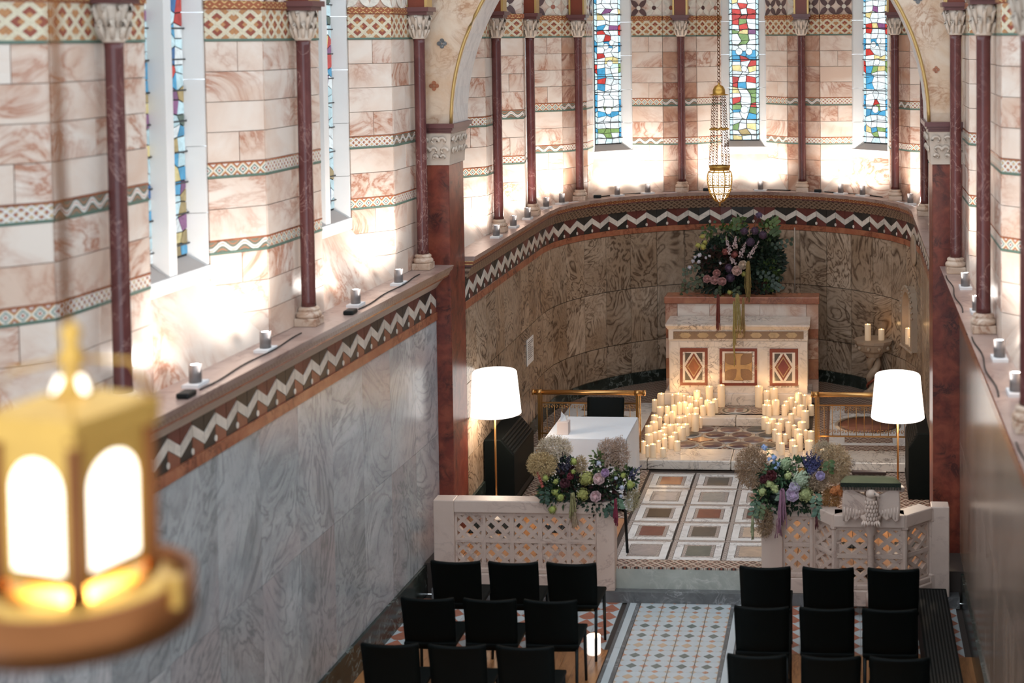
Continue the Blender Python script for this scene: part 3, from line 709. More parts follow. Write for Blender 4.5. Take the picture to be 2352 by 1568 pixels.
# chancel platform
MB().box((-4.4, 12.93, 0), (1.6, 15.9, .288)).build('chancel_platform', 'darkjoint', floor)
slab('step_plinth', (-3.76, 12.80, 0), (1.0, 13.0, .10), 'darkstep')
slab('step_riser', (-2.09, 12.885, .10), (-.76, 13.0, .281), 'step')
def fl(name, x0, y0, x1, y1, z, mat, color=None, g=.003, t=.02): return slab(name, (x0 + g, y0 + g, z - t), (x1 - g, y1 - g, z), mat, color)
CW, CX, CY, CH = .5, [-2.13, -1.625, -1.13], 13.12, .53
PC = [[(.36, .31, .29), (.12, .14, .12), (.50, .38, .28)], [(.17, .05, .04), (.085, .08, .07), (.56, .43, .32)], [(.035, .028, .025), (.18, .055, .04), (.10, .04, .035)], [(.50, .44, .41), (.30, .30, .28), (.27, .15, .12)], [(.30, .075, .03), (.07, .065, .055), (.4, .3, .2)]]
fl('mosaic_border', -2.09, 12.884, -.6, 13.078, .30, 'm_floor', g=.001)
for r in range(5):
    for c in range(3):
        x, y = CX[c] + .03, CY - .04 + r * CH; z = .30
        for a in ((x, y, x + .44, y + .07), (x, y + .40, x + .44, y + .47), (x, y + .07, x + .07, y + .40), (x + .37, y + .07, x + .44, y + .40)): fl('white_border_slab', *a, z, 'floorwhite', g=.0008)
        fl('mosaic_edge', x + .07, y + .07, x + .37, y + .40, z - .0005, 'm_floor2')
        fl('colour_panel', x + .103, y + .103, x + .337, y + .367, z + .001, 'tile', PC[r][c])
        fl('mosaic_strip', x - .045, y, x, y + .47, z - .001, 'm_floor2'); fl('mosaic_strip', x - .045, y + .47, x + .45, y + .53, z - .001, 'm_floor2')
fl('mosaic_border', -3.72, 14.2, -2.17, 15.83, .298, 'm_floor'); fl('mosaic_border', -.62, 14.2, .85, 15.83, .298, 'm_floor')
for xa in (-3.72, -.62):
    for k in range(9): fl('floor_plank', xa + k * .17, 12.95, xa + (k + 1) * .17, 14.2, .298, 'wood')  # orange planks put in behind the screens, standing in for warm-lit mosaic
for k in (2, 3):
    fl('white_border_slab', -2.9, 13.1 + k * .68, -2.55, 13.6 + k * .68, .300, 'floorwhite'); fl('white_border_slab', .1, 13.1 + k * .68, .45, 13.6 + k * .68, .300, 'floorwhite')
# steps up to the altar
YS2, ZS2 = 15.83, .405
MB().box((-3.9, 15.9, 0), (1.2, 20.1, ZS2 - .014)).build('altar_platform', 'darkjoint', floor)
xs = [-3.75, -2.95, -2.2, -1.27, -.55, -.05, .9]
for a, b in zip(xs, xs[1:]): bev(slab('marble_step', (a + .002, YS2, .30), (b - .002, 16.3, ZS2), 'white'), .012)
fl('mosaic_border', -2.25, 16.31, -.5, 17.27, ZS2 - .001, 'm_floor')
ROUND = [MB().lathe([(r, 0), (r, .004)], n=20).mesh('roundel', 'tile') for r in (.155, .118)]
LOZ = MB().hexa([(-.15, 0, 0), (0, -.1, 0), (.15, 0, 0), (0, .1, 0)], [(-.15, 0, .005), (0, -.1, .005), (.15, 0, .005), (0, .1, .005)]).mesh('lozenge', 'tile')
for r in range(4):
    for c in range(6):
        x = -2.15 + c * .31 + (r % 2) * .155; y = 16.45 + r * .215
        if x > -.55: continue
        if r in (1, 2) and c in (1, 4) and r == 1: link('lozenge', LOZ, floor, Matrix.Translation((x, y, ZS2)), (.40, .16, .07)); continue
        link('roundel_rim', ROUND[0], floor, Matrix.Translation((x, y, ZS2 - .001)), (.52, .46, .40)); link('roundel', ROUND[1], floor, Matrix.Translation((x, y, ZS2 + .001)), random.choice([(.16, .08, .07), (.11, .10, .09), (.22, .13, .11), (.13, .06, .055)]))
ZS3 = .508
for a, b in ((-2.2, -1.32), (-1.32, -.47)):
    bev(slab('marble_step', (a + .002, 17.25, ZS2), (b - .002, 17.45, ZS3), 'white'), .01); slab('marble_step', (a + .002, 17.45, ZS2), (b - .002, 18.0, ZS3 - .004), 'white')
fl('mosaic_border', -2.0, 17.39, -.65, 17.84, ZS3, 'm_floor', t=.008)
for r, c in ((.19, (.52, .45, .38)), (.165, (.09, .09, .07)), (.14, (.56, .5, .44))):
    link('roundel', MB().lathe([(r, 0), (r, .003 + (.2 - r) * .06)], n=28).mesh('roundel', 'tile'), floor, Matrix.Translation((-1.345, 17.6, ZS3 - .001)), c)
for k in range(4): link('roundel', MB().lathe([(.045, 0), (.045, .010)], n=14).mesh('roundel', 'tile'), floor, Matrix.Translation((-1.345 + .075 * math.cos(k * PI / 2 + .78), 17.6 + .075 * math.sin(k * PI / 2 + .78), ZS3 - .001)), (.34, .2, .15))
# side floors of the sanctuary
for s, x0, x1 in ((1, -.40, .86), (-1, -3.70, -2.28)):
    fl('mosaic_border', x0, 16.31, x1, 19.6, ZS2 - .002, 'm_floor')
    xa, xb = x0 + .2, x1 - .14
    for y0 in (16.5,):
        fl('brown_fillet', xa - .03, y0 - .03, xb + .03, y0 + 1.9, ZS2 - .001, 'tile', (.22, .12, .08)); fl('white_border_slab', xa, y0, xb, y0 + 1.84, ZS2, 'floorwhite')
        fl('mosaic_panel', xa + .18, y0 + .10, xb - .18, y0 + .36, ZS2 + .002, 'm_floor'); fl('mosaic_panel', xa + .18, y0 + 1.4, xb - .18, y0 + 1.75, ZS2 + .002, 'm_floor')
        for r, c in ((.40, (.55, .48, .40)), (.36, (.13, .07, .055)), (.32, (.30, .12, .075))):
            link('oval_inlay', MB().lathe([(r, 0), (r, .004 + (.45 - r) * .03)], n=32).mesh('oval_inlay', 'tile'), floor, Matrix.Translation(((xa + xb) / 2, y0 + .86, ZS2)) @ S4(1, 1, 1), c)
for x0, x1, y0, y1 in ((-3.66, -3.2, 13.7, 14.05), (-2.95, -2.7, 13.75, 13.95), (-.1, .25, 13.45, 13.6), (.45, .78, 13.45, 13.62)):
    t = thing('floor_grille', ((x0 + x1) / 2, (y0 + y1) / 2, .30), 'black ribbed floor grille at X %.1f' % x0, 'grille'); m = MB(); m.box((x0, y0, .30), (x1, y1, .304)); m.build('grille_frame', 'blackmetal', t); m = MB()
    n = int((x1 - x0) / .03)
    for k in range(n): m.box((x0 + .03 * k + .008, y0 + .01, .304), (x0 + .03 * k + .02, y1 - .01, .312))
    m.build('rib', 'blackmetal', t)
    t['label'] = {-3.66: 'black ribbed floor grille beside the left floor lamp', -2.95: 'small black floor grille behind the left flowers', -.1: 'black floor grille between the right flowers and the carved eagle', .45: 'black floor grille right of the green cushion'}[x0]

# ------------------------------------------------------------------ altar
YF = 17.90
def AP(x, y, Y=YF): return PX(x, y, Y=Y)
al = thing('altar', (-1.35, 18.2, .508), 'white veined marble altar with mosaic frieze and three inlaid panels', 'altar')
xl, xr = AP(1537, 850).x, AP(1855, 850).x; zb, zf, zf2, zm = .65, AP(1700, 783).z, AP(1700, 757).z, AP(1700, 744).z
ym = PX(1700, 726, z=zm).y
bev(MB().box((xl - .06, 17.855, ZS3 - .004), (xr + .05, ym, .65)).build('plinth', 'white', al), .008)
MB().box((xl, YF + .012, .65), (xr, ym - .005, zf2)).build('body', 'white', al)
bev(MB().box((xl - .005, YF - .008, zf + .012), (xr + .005, YF + .02, zf2)).build('frieze_slab', 'white', al), .004)
m = MB(); m.hexa([(xl - .01, YF - .01, zf2), (xr + .01, YF - .01, zf2), (xr + .01, ym, zf2), (xl - .01, ym, zf2)], [(xl - .04, YF - .05, zm - .02), (xr + .03, YF - .05, zm - .02), (xr + .03, ym, zm - .02), (xl - .04, ym, zm - .02)]); m.box((xl - .04, YF - .05, zm - .02), (xr + .03, ym, zm)); m.build('mensa', 'white', al)
def inlay(name, pts, mat, out, color=None, Y=YF, par=al):
    """flat inlay traced on the altar front; pts are pixels"""
    q = [AP(x, y) for x, y in pts]; m = MB(); m.hexa([(p.x, Y + .012, p.z) for p in q][::-1], [(p.x, Y + .012 - out, p.z) for p in q][::-1])
    o = m.build(name, mat, par, color=color); return centre(o)
def z3(x, y): return (1520 + x / 6.19, 680 + y / 6.19)
def rect(a, b, c, d): return [z3(a, b), z3(c, b), z3(c, d), z3(a, d)]
mf = inlay('mosaic_frieze', rect(165, 497, 2018, 606), 'm_altar', .026)
for k in range(7): cx = 335 + k * 252; sub(inlay('frieze_lozenge', [z3(cx - 85, 550), z3(cx - 45, 515), z3(cx + 45, 515), z3(cx + 85, 550), z3(cx + 45, 588), z3(cx - 45, 588)], 'tile', .03, (.52, .36, .19)), mf)
for a, b, c, d in ((122, 645, 238, 1390), (238, 645, 810, 722), (850, 645, 1160, 722), (1164, 645, 1945, 722), (670, 725, 800, 1290), (1385, 735, 1505, 1300), (1950, 650, 2068, 1390), (242, 1295, 900, 1390), (905, 1300, 1945, 1390)): inlay('marble_facing', rect(a, b, c, d), 'white', .006)
for n, (a, b, c, d) in enumerate(((258, 738, 652, 1268), (1533, 748, 1938, 1275))):
    pb = inlay('panel_border', rect(a, b, c, d), 'm_border', .010); w = 42
    sub(inlay('panel_ground', rect(a + w, b + w + 12, c - w, d - w), 'white', .014), pb)
    x0, y0, x1, y1 = (332, 805, 578, 1192) if n == 0 else (1603, 815, 1853, 1202); mx, my = (x0 + x1) / 2, (y0 + y1) / 2
    for sx, sy in ((0, 0), (1, 0), (1, 1), (0, 1)):
        X, Y = (x0, x1)[sx], (y0, y1)[sy]; dx, dy = (90, -90)[sx], (140, -140)[sy]
        pts = [z3(X, Y), z3(X + dx, Y), z3(X, Y + dy)]; sub(inlay('corner_triangle', pts if sx == sy else pts[::-1], 'tile', .017, (.075, .055, .042)), pb)
    dia = lambda k, : [z3(mx, my - 192 * k), z3(mx + 122 * k, my), z3(mx, my + 192 * k), z3(mx - 122 * k, my)]
    [sub(q_, pb) for q_ in (inlay('lozenge_rim', dia(1), 'm_border', .017), inlay('lozenge_ground', dia(.78), 'tile', .019, (.48, .30, .14)), inlay('lozenge', dia(.66), 'tile', .021, (.33, .10, .035) if n == 0 else (.17, .025, .02)))]
pb = inlay('panel_border', rect(820, 745, 1355, 1272), 'm_border', .010); sub(inlay('panel_ground', rect(862, 785, 1318, 1232), 'white', .014), pb); sub(inlay('cross_ground', rect(895, 810, 1287, 1195), 'm_spot', .017), pb)
def cross(k):
    cx, cy = 1091, 1002; q = []
    arm = [(72, -190), (38, -150), (28, -95), (28, -32), (92, -30), (150, -42), (194, -72)]
    for i in range(4):
        c, s = math.cos(i * PI / 2), math.sin(i * PI / 2)
        for x, y in arm: X, Y = x + (k if abs(x) < 100 and y > -160 else 0) * 0, y; q.append(z3(cx + (X * c - Y * s) * (1 + k), cy + (X * s + Y * c) * (1 + k)))
    return q
sub(inlay('gold_cross', cross(0), 'tile', .022, (.50, .30, .12)), pb); sub(inlay('cross_outline', cross(.035), 'tile', .0195, (.10, .025, .015)), pb)
rd = thing('reredos', (-1.35, 18.7, .508), 'low red and pink marble reredos standing behind the altar', 'reredos'); YR = ym + .03
a, b = PX(1528, 700, Y=YR), PX(1880, 700, Y=YR); zt, zt2 = PX(1700, 681, Y=YR).z, PX(1700, 697, Y=YR).z
MB().box((a.x + .02, YR + .02, ZS2 - .01), (b.x - .02, YR + .3, zt2)).build('core', 'pinkdark', rd)
for k, (f0, f1) in enumerate(((0, .08), (.08, .29), (.29, .62), (.62, .92), (.92, 1))):
    link('facing_slab', unit('pinkdark' if k in (0, 4) else 'pink'), rd, Matrix.Translation(-V(rd.location)) @ frame4((a.x + (b.x - a.x) * (f0 + f1) / 2, YR + .022, (zt2 + 1.35) / 2), (1, 0)) @ S4((b.x - a.x) * (f1 - f0) - .004, .03, zt2 - 1.35))
for s in (0, 1):
    x = a.x if s == 0 else b.x
    for k in range(4): link('side_slab', unit('redband' if k % 2 else 'pinkdark'), rd, Matrix.Translation(-V(rd.location)) @ frame4((x + (.1 if s == 0 else -.1), YR + .03, .57 + k * .26), (1, 0)) @ S4(.19, .035, .256))
bev(MB().box((a.x - .01, YR - .035, zt2), (b.x + .01, YR + .3, zt)).build('coping', 'redband', rd), .01)
# ------------------------------------------------------------------ brass communion rails
def rail(x0, x1, posts, lab):
    t = thing('communion_rail', ((x0 + x1) / 2, 16.15, ZS2), lab, 'railing', 'brass rails before the altar'); y = 16.15; zt = 1.075
    o = MB().tube([(x0, y, zt), (x1, y, zt)], .028, 14); 
    for e in (x0, x1): o.tube([(e - .012, y, zt), (e + .012, y, zt)], .034, 14)
    for p in posts: o.tube([(p - .03, y, zt), (p + .03, y, zt)], .033, 14)
    o.build('handrail', 'brass', t)
    for p in posts:
        m = MB(); m.box((p - .016, y - .016, ZS2), (p + .016, y + .016, zt - .02)); m.box((p + .024, y - .01, ZS2), (p + .036, y + .01, zt - .02)); m.box((p - .045, y - .035, ZS2), (p + .06, y + .035, ZS2 + .012)); m.build('post', 'brass', t)
    a, b = min(posts), max(posts)
    for z in (zt - .12, zt - .47): MB().box((a, y - .008, z - .008), (b, y + .008, z + .008)).build('cross_bar', 'brass', t)
    n = int((b - a) / .085); w = (b - a) / n
    for k in range(n):
        x = a + (k + .5) * w; m = MB()
        m.tube([(x - w / 2, y, zt - .47), (x - w / 2, y, zt - .12)], .004, 5)
        for s in (-1, 1):
            for zc in (zt - .165, zt - .42):
                m.tube([(x + s * (w * .22) + .017 * (1 - i / 12) * math.cos(i * .62) * s, y, zc + .028 * (1 - i / 14) * math.sin(i * .62)) for i in range(12)], .0032, 4)
        m.build('scroll_baluster', 'brass', t)
    return t
pL0, pL1 = PX(1240, 1000, Y=16.15).x, PX(1465, 1000, Y=16.15).x; pR0 = PX(1875, 1000, Y=16.15).x
rail(PX(1225, 900, Y=16.15).x, PX(1480, 903, Y=16.15).x, (pL0, pL1), 'brass communion rail behind the white table')
rail(PX(1865, 903, Y=16.15).x, .78, (pR0, .74), 'brass communion rail behind the right floor lamp')

# ------------------------------------------------------------------ candles
ORD = ['first', 'second', 'third', 'fourth', 'fifth', 'sixth', 'seventh', 'eighth', 'ninth', 'tenth', 'eleventh', 'twelfth', 'thirteenth', 'fourteenth', 'fifteenth', 'sixteenth', 'seventeenth', 'eighteenth', 'nineteenth', 'twentieth', 'twenty-first', 'twenty-second', 'twenty-third', 'twenty-fourth', 'twenty-fifth', 'twenty-sixth', 'twenty-seventh', 'twenty-eighth', 'twenty-ninth', 'thirtieth', 'thirty-first', 'thirty-second', 'thirty-third']
CM = {}
FL = MB().lathe([(.001, 0), (.0045, .006), (.0055, .012), (.003, .022), (.0005, .032)], n=8).mesh('flame', 'flame')
def candle(p, r, h, label, group, lit=True, power=.16):
    t = thing('pillar_candle', p, label, 'candle', group)
    key = (round(r, 3), round(h, 2))
    if key not in CM:
        R, H = key; m = MB(); m.lathe([(R * .96, 0), (R, .006), (R, H - .006), (R * .95, H), (R * .84, H - .003), (R * .7, H - .022), (R * .3, H - .03), (.003, H - .032)], n=22); CM[key] = (m.mesh('wax', 'wax'), H)
    me, H = CM[key]; wx = link('wax', me, t)
    f = link('flame', FL, wx); f.location = (0, 0, H - .028); f.scale = (1.25, 1.25, 1.25)
    if lit:
        l = point('candle_light', (0, 0, H + .055), power, (1, .60, .26), .02, t)
    return t
random.seed(8)
C1 = [(1625, 105, 145, 430), (1400, 130, 145, 390), (1165, 205, 145, 330), (568, 270, 150, 220), (815, 265, 150, 260), (700, 290, 70, 210), (915, 320, 70, 200), (1030, 330, 140, 240), (1145, 400, 110, 170), (1240, 360, 80, 220), (510, 385, 110, 180), (608, 395, 75, 150), (930, 430, 110, 230), (840, 440, 100, 230), (730, 490, 110, 200), (1030, 470, 110, 200), (600, 510, 110, 190), (1000, 535, 115, 150), (1145, 535, 115, 160), (1280, 500, 115, 200), (1430, 430, 160, 270), (1365, 400, 130, 260), (1510, 370, 120, 280),
      (465, 515, 150, 270), (360, 670, 140, 260), (460, 720, 100, 230), (590, 670, 85, 250), (700, 610, 120, 300), (830, 725, 120, 200), (945, 700, 80, 230), (1020, 660, 80, 260), (1130, 650, 150, 350), (1235, 720, 60, 220), (350, 800, 170, 260), (250, 870, 150, 270), (555, 850, 90, 200), (540, 915, 130, 220), (680, 850, 140, 250), (780, 840, 140, 250), (870, 900, 170, 265), (945, 840, 160, 250), (255, 1030, 170, 260), (380, 1000, 110, 230), (470, 980, 140, 240), (550, 1040, 110, 250), (745, 1000, 120, 200), (680, 1085, 130, 245), (790, 1165, 130, 205), (555, 1120, 110, 260), (440, 1170, 95, 225), (150, 1175, 100, 245), (230, 1250, 90, 235), (330, 1230, 130, 270), (520, 1290, 130, 195)]
C2 = [(520, 120, 150, 420), (670, 225, 120, 260), (808, 165, 150, 330), (1305, 250, 150, 300), (1150, 340, 130, 250), (1420, 300, 90, 230), (680, 390, 130, 240), (840, 390, 150, 300), (1040, 410, 115, 220), (630, 480, 100, 200), (710, 490, 115, 215), (1005, 490, 115, 215), (1195, 430, 80, 150), (1195, 540, 80, 150), (1315, 490, 150, 220), (1500, 480, 115, 220), (1135, 650, 120, 270), (1400, 590, 160, 330),
      (640, 710, 150, 260), (770, 745, 150, 260), (705, 820, 120, 225), (945, 750, 120, 240), (890, 830, 150, 280), (1080, 800, 115, 330), (1190, 870, 100, 240), (1340, 800, 180, 280), (825, 950, 110, 240), (900, 1030, 125, 330), (1020, 1035, 95, 215), (1260, 940, 150, 300), (1295, 1040, 130, 330), (1410, 960, 80, 260), (1510, 970, 140, 290), (1160, 1140, 140, 260), (955, 1205, 120, 235), (1205, 1255, 130, 240), (1475, 1150, 170, 280), (1740, 1330, 130, 210)]
placed = []
for side, ox, L in (('left', 1460, C1), ('right', 1680, C2)):
    for (x, y, w, h) in L:
        px, yt, yb = ox + x / 8.254, 870 + y / 8.254, 870 + (y + h) / 8.254
        p = PX(px, yb, z=ZS3)
        if p.y > 17.27 and -2.19 < p.x < -.48 and yb < 960: z = ZS3
        else: z = ZS2; p = PX(px, yb, z=z)
        r = w / 8.254 * p.y / F / 2 * .97
        p.y = min(p.y + r * .5, 17.78 if z == ZS3 else 17.9)
        if z == ZS2 and -2.19 < p.x < -.48: p.y = min(p.y, 17.25 - r)
        if z == ZS2: p.y = max(p.y, 15.9 + r)
        top = PX(px, yt, Y=p.y + r * .6).z
        placed.append([side, z, V((PX(px, yb, Y=p.y).x, p.y, z)), r, max(.06, top - z)])
for it in range(40):                                   # let no two candles share a place
    for i, A in enumerate(placed):
        for B in placed[i + 1:]:
            d = (B[2] - A[2]); d.z = 0; need = A[3] + B[3] + .002
            if d.length < need:
                d = d.normalized() if d.length > 1e-4 else V((1, 0, 0)); k = (need - d.length if d.length < .9 else need - (B[2] - A[2]).xy.length) / 2
                k = max(.0, min(.02, k)); A[2] -= d * k; B[2] += d * k
    for A in placed:
        if A[1] == ZS3: A[2].y = min(max(A[2].y, 17.25 + A[3]), 17.85 - A[3]); A[2].x = min(max(A[2].x, -2.19 + A[3]), -.48 - A[3])
        else:
            A[2].y = max(A[2].y, 15.84 + A[3])
            if -2.2 - A[3] < A[2].x < -.47 + A[3] and A[2].y > 17.25 - A[3]:
                if A[2].x < -2.15: A[2].x = -2.2 - A[3]
                elif A[2].x > -.52: A[2].x = -.47 + A[3]
                else: A[2].y = 17.25 - A[3]
for side in ('left', 'right'):
    for nm, test in (('on the upper step', lambda c: c[1] == ZS3), ('at the back of the lower step', lambda c: c[1] == ZS2 and c[2].y > 16.7), ('at the front of the lower step', lambda c: c[1] == ZS2 and c[2].y <= 16.7)):
        rows = sorted([c for c in placed if c[0] == side and test(c)], key=lambda c: c[2].x / max(c[2].y, 1))
        for k, (s, z_, p, r, h) in enumerate(rows):
            size = 'tall' if h > .2 else ('short' if h < .13 else 'medium')
            candle(p, r, h, '%s ivory candle, %s from left %s, %s cluster' % (size, ORD[k], nm, side), 'ivory candles %s of the altar steps' % side)
# ------------------------------------------------------------------ wall bracket with candles, niche, notice, pole
wb = thing('wall_bracket', (.40, 19.0, .70), 'carved stone credence bracket on a twisted pedestal, holding two candles', 'bracket')
bc = V((.36, 18.72, 0)); zb = 1.16
m = MB(); m.lathe([(.10, zb - .22), (.13, zb - .17), (.2, zb - .13), (.235, zb - .05), (.25, zb - .035), (.255, zb)], bc, 12, 0, False); m.build('basin', 'carvedtan', wb)
m = MB()
for k in range(10): a = 2 * PI * k / 10; m.ball(bc + V((.225 * math.cos(a), .225 * math.sin(a), zb - .09)), .028, 6, 5)
m.build('carved_knob', 'carvedtan', wb)
m = MB()
for k in range(2): m.tube([bc + V((.05 * math.cos(k * PI + i * .33), .05 * math.sin(k * PI + i * .33), .45 + i * .5 / 24)) for i in range(25)], .05, 8)
m.build('twisted_shaft', 'carvedtan', wb)
m = MB(); m.tube([bc + V((.085 * math.cos(1.5 + i * .33), .085 * math.sin(1.5 + i * .33), .45 + i * .5 / 24)) for i in range(25)], .016, 6); m.build('mosaic_inlay', 'm_border', wb)
MB().lathe([(.16, .40), (.16, .45), (.1, .5)], bc, 12).build('foot', 'carvedtan', wb)
candle(bc + V((-.075, -.07, zb)), .04, .215, 'taller ivory candle on the left of the carved wall bracket', 'candles on the wall bracket'); candle(bc + V((.10, -.04, zb)), .04, .145, 'shorter ivory candle on the right of the carved wall bracket', 'candles on the wall bracket')
def wall_at(px, py, R):
    """where the apse wall is seen at pixel column px, on the right side"""
    best = None
    for i in range(400):
        th = math.radians(35 + i * .25); q = V((AX + R * math.sin(th), YC + R * math.cos(th))) if th < PI / 2 else V((AX + R, YC - (th - PI / 2) * R)); z = PX(px, py, Y=q.y); d = abs(z.x - q.x)
        if best is None or d < best[0]: best = (d, q, th, z.z)
    return best[1], min(best[2], PI / 2), best[3]
def arch_pts(w, h0, h1, n=8): return [(-w, 0), (-w, h0)] + [(-w + w * (1 - math.cos(PI / 2 * i / n)) * 1, h0 + (h1 - h0) * math.sin(PI / 2 * i / n)) for i in range(1, n + 1)] + [(w - w * (1 - math.cos(PI / 2 * i / n)), h0 + (h1 - h0) * math.sin(PI / 2 * i / n)) for i in range(n - 1, 0, -1)] + [(w, h0), (w, 0)]
q, th, z_ = wall_at(2098, 800, RW - .02); NB = frame4((q.x, q.y, z_), (math.cos(th), -math.sin(th)))
ni = thing('wall_niche', (q.x, q.y, z_), 'pointed carved marble niche in the right apse wall', 'niche'); NL = Matrix.Translation(-V(ni.location)) @ NB
o_, i_ = arch_pts(.25, .42, .78), arch_pts(.185, .40, .66); m = MB(); n = len(o_); Y0, Y1 = 0, -.095
for y in (Y0, Y1): m.add([(a, y, b) for a, b in o_] + [(a, y, .05 + b) for a, b in i_], [(i, i + 1, n + i + 1, n + i) for i in range(n - 1)] + [(n - 1, 0, n, 2 * n - 1)])
for pts, dz in ((o_, 0), (i_, .05)): m.add([(a, Y0, dz + b) for a, b in pts] + [(a, Y1, dz + b) for a, b in pts], [(i, (i + 1) % n, n + (i + 1) % n, n + i) for i in range(n)])
link('carved_surround', m.mesh('carved_surround', 'carvedtan'), ni, NL)
m = MB()
for a, b in o_: m.ball((a, Y1, b), .02, 6, 5)
for k in range(9): m.ball((-.22 + k * .055, Y1, 0), .018, 6, 5)
link('carved_beading', m.mesh('carved_beading', 'carvedtan'), ni, NL)
link('niche_back', MB().hexa([(a, -.004, .05 + b) for a, b in i_], [(a, -.012, .05 + b) for a, b in i_]).mesh('niche_back', 'archface'), ni, NL)
for dx, r, h, lab in ((-.03, .04, .2, 'taller ivory candle standing in the pointed wall niche'), (.10, .033, .11, 'short ivory candle standing in the pointed wall niche')): candle(NB @ V((dx, -.055, .05)), r, h, lab, 'candles in the niche')
q, th, z_ = wall_at(2102, 575, RW - .02); pm = MB(); pm.lathe([(.001, 0), (.14, .0), (.16, .012), (.15, .03), (.11, .02), (.001, .028)], n=20); wm = thing('wall_medallion', (q.x, q.y, z_), 'oval carved stone medallion high on the right apse wall', 'medallion')
link('disc', pm.mesh('disc', 'carvedtan'), wm, Matrix.Translation(-V(wm.location)) @ frame4((q.x, q.y, z_), (math.cos(th), -math.sin(th))) @ Matrix.Rotation(PI / 2, 4, 'X') @ S4(.8, 1.25, 1.2))
pp = PX(1219, 802, X=-3.69); nt = thing('wall_notice', (-3.70, pp.y, pp.z), 'white printed notice on the left apse wall', 'notice'); MB().box((-3.697, pp.y - .19, pp.z - .16), (-3.69, pp.y + .16, pp.z + .14)).build('sheet', 'paper', nt)
m = MB(); random.seed(2)
for k in range(9): m.box((-3.69, pp.y - .15, pp.z + .10 - k * .024), (-3.6885, pp.y + random.uniform(.02, .13), pp.z + .107 - k * .024))
m.build('print_lines', 'ink', nt)
a, b = PX(1825, 523, Y=19.7), PX(1826, 678, Y=19.7); po = MB().tube([(a.x, 19.72, a.z), (a.x, 19.72, 1.5)], .008, 8).build('wall_pole', 'capital'); tag(po, 'thin pale vertical pole against the apse wall right of the altar flowers', 'pole')

# ------------------------------------------------------------------ ledge uplights
UP = []
def uplight(p, n, label, power):
    """grey tube on the ledge; n points to the wall"""
    t = thing('uplight', p, label, 'uplight', 'small grey uplights on the ledges')
    if not UP:
        UP.append(MB().lathe([(.038, .015), (.038, .135), (.032, .135), (.032, .125), (.001, .125)], n=16).mesh('tube_housing', 'cyl')); UP.append(MB().lathe([(.028, .126), (.028, .129)], n=12).mesh('lens', 'ledlens')); UP.append(MB().box((-.085, -.05, 0), (.085, .05, .02)).mesh('mount_plate', 'paper'))
    for nm, me in zip(('tube_housing', 'mount_plate'), (UP[0], UP[2])): o = link(nm, me, t); o.rotation_euler.z = math.atan2(n[1], n[0]) + PI / 2; (link('lens', UP[1], o) if nm == 'tube_housing' else None)
    spot('uplight_beam', V((-n[0] * .13, -n[1] * .13, .155)), V((n[0] * .75, n[1] * .75, 1)), power, (1, .93, .87), 2.75, 1.0, t, .05); return t
def ledge_at(x, y): return PX(x, y, z=ZL)
for (x, y, lab) in ((457, 885, 'lower of the two uplights below the wide left window'), (605, 805, 'upper of the two uplights below the wide left window'), (815, 702, 'first uplight below the left window nearest the arch'), (907, 653, 'last uplight before the left pier on the nave ledge')):
    p = ledge_at(x, y); p.x = XLc(p.y) + .06; uplight(p, (-1, 0), lab, 32)
for i, (x, y, lab) in enumerate(((2212, 662, 'uplight on the right ledge nearest the arch'), (2236, 718, 'second uplight from the arch on the right ledge'), (2297, 826, 'third uplight from the arch on the right ledge'), (2342, 905, 'uplight at the right edge of the right ledge'))):
    p = ledge_at(x, y); p.x = XRc + .02; uplight(p, (1, 0), lab, 32)
AL = [(1117, 545), (1178, 522), (1203, 503), (1258, 478), (1285, 468), (1409, 449), (1480, 443), (1652, 436), (1750, 436), (1935, 445), (2000, 448), (2101, 469), (2127, 492)]
ALN = ['nearest the left pier', 'left of the second chancel column', 'right beside the second chancel column', 'first of two left of the third column', 'second of two left of the third column', 'first below the left apse window', 'second below the left apse window', 'behind the hanging sanctuary lamp', 'below the middle apse window', 'first below the right apse window', 'second below the right apse window', 'right of the last apse column', 'behind the right pier']
for (x, y), nm in zip(AL, ALN):
    p = ledge_at(x, y); d = V((p.x - AX, p.y - YC)); 
    n = V((1 if d.x > 0 else -1, 0)) if p.y < YC else d.normalized()
    q = V((AX + n.x * 2.31, p.y)) if p.y < YC else V((AX, YC)) + n * 2.33
    uplight(V((q.x, q.y, ZL)), n, 'small grey uplight on the apse ledge, ' + nm, 32)
for k, y0 in enumerate((5.9, 8.55, 11.15)):
    for s in (-1, 1):
        x = (XLc(y0) + .15) if s < 0 else XRc - .09
        c = MB().tube([(x + .012 * math.sin(i * .9), y0 + i * .13, ZL + .006) for i in range(14)], .005, 5).build('cable', 'blackmetal'); tag(c, 'black cable lying along the %s nave ledge, %s bay' % ('left' if s < 0 else 'right', ('hidden nearest', 'nearer', 'farther')[k]), 'cable')
        if s < 0: b = bev(centre(MB().box((x - .05, y0 - .22, ZL), (x + .03, y0 - .1, ZL + .035)).build('junction_box', 'blackmetal')), .01); tag(b, 'small black junction box at the near end of the left ledge, %s bay' % ('hidden nearest', 'wide window', 'narrow window')[k], 'box')
for nm, a0, a1 in (('left', -50, -30), ('middle', -10, 16), ('right', 28, 52)):
    c = MB().tube([(*pol(a0 + (a1 - a0) * i / 14, 2.395), ZL + .008) for i in range(15)], .007, 5).build('cable', 'blackmetal'); tag(c, 'black cable on the apse ledge below the %s window' % nm, 'cable')
    x, y = pol(a0 - 2, 2.36); b = bev(centre(MB().box((x - .05, y - .03, ZL), (x + .05, y + .03, ZL + .04)).build('junction_box', 'blackmetal')), .008); tag(b, 'small black box on the apse ledge left of the %s window sill' % nm, 'box')

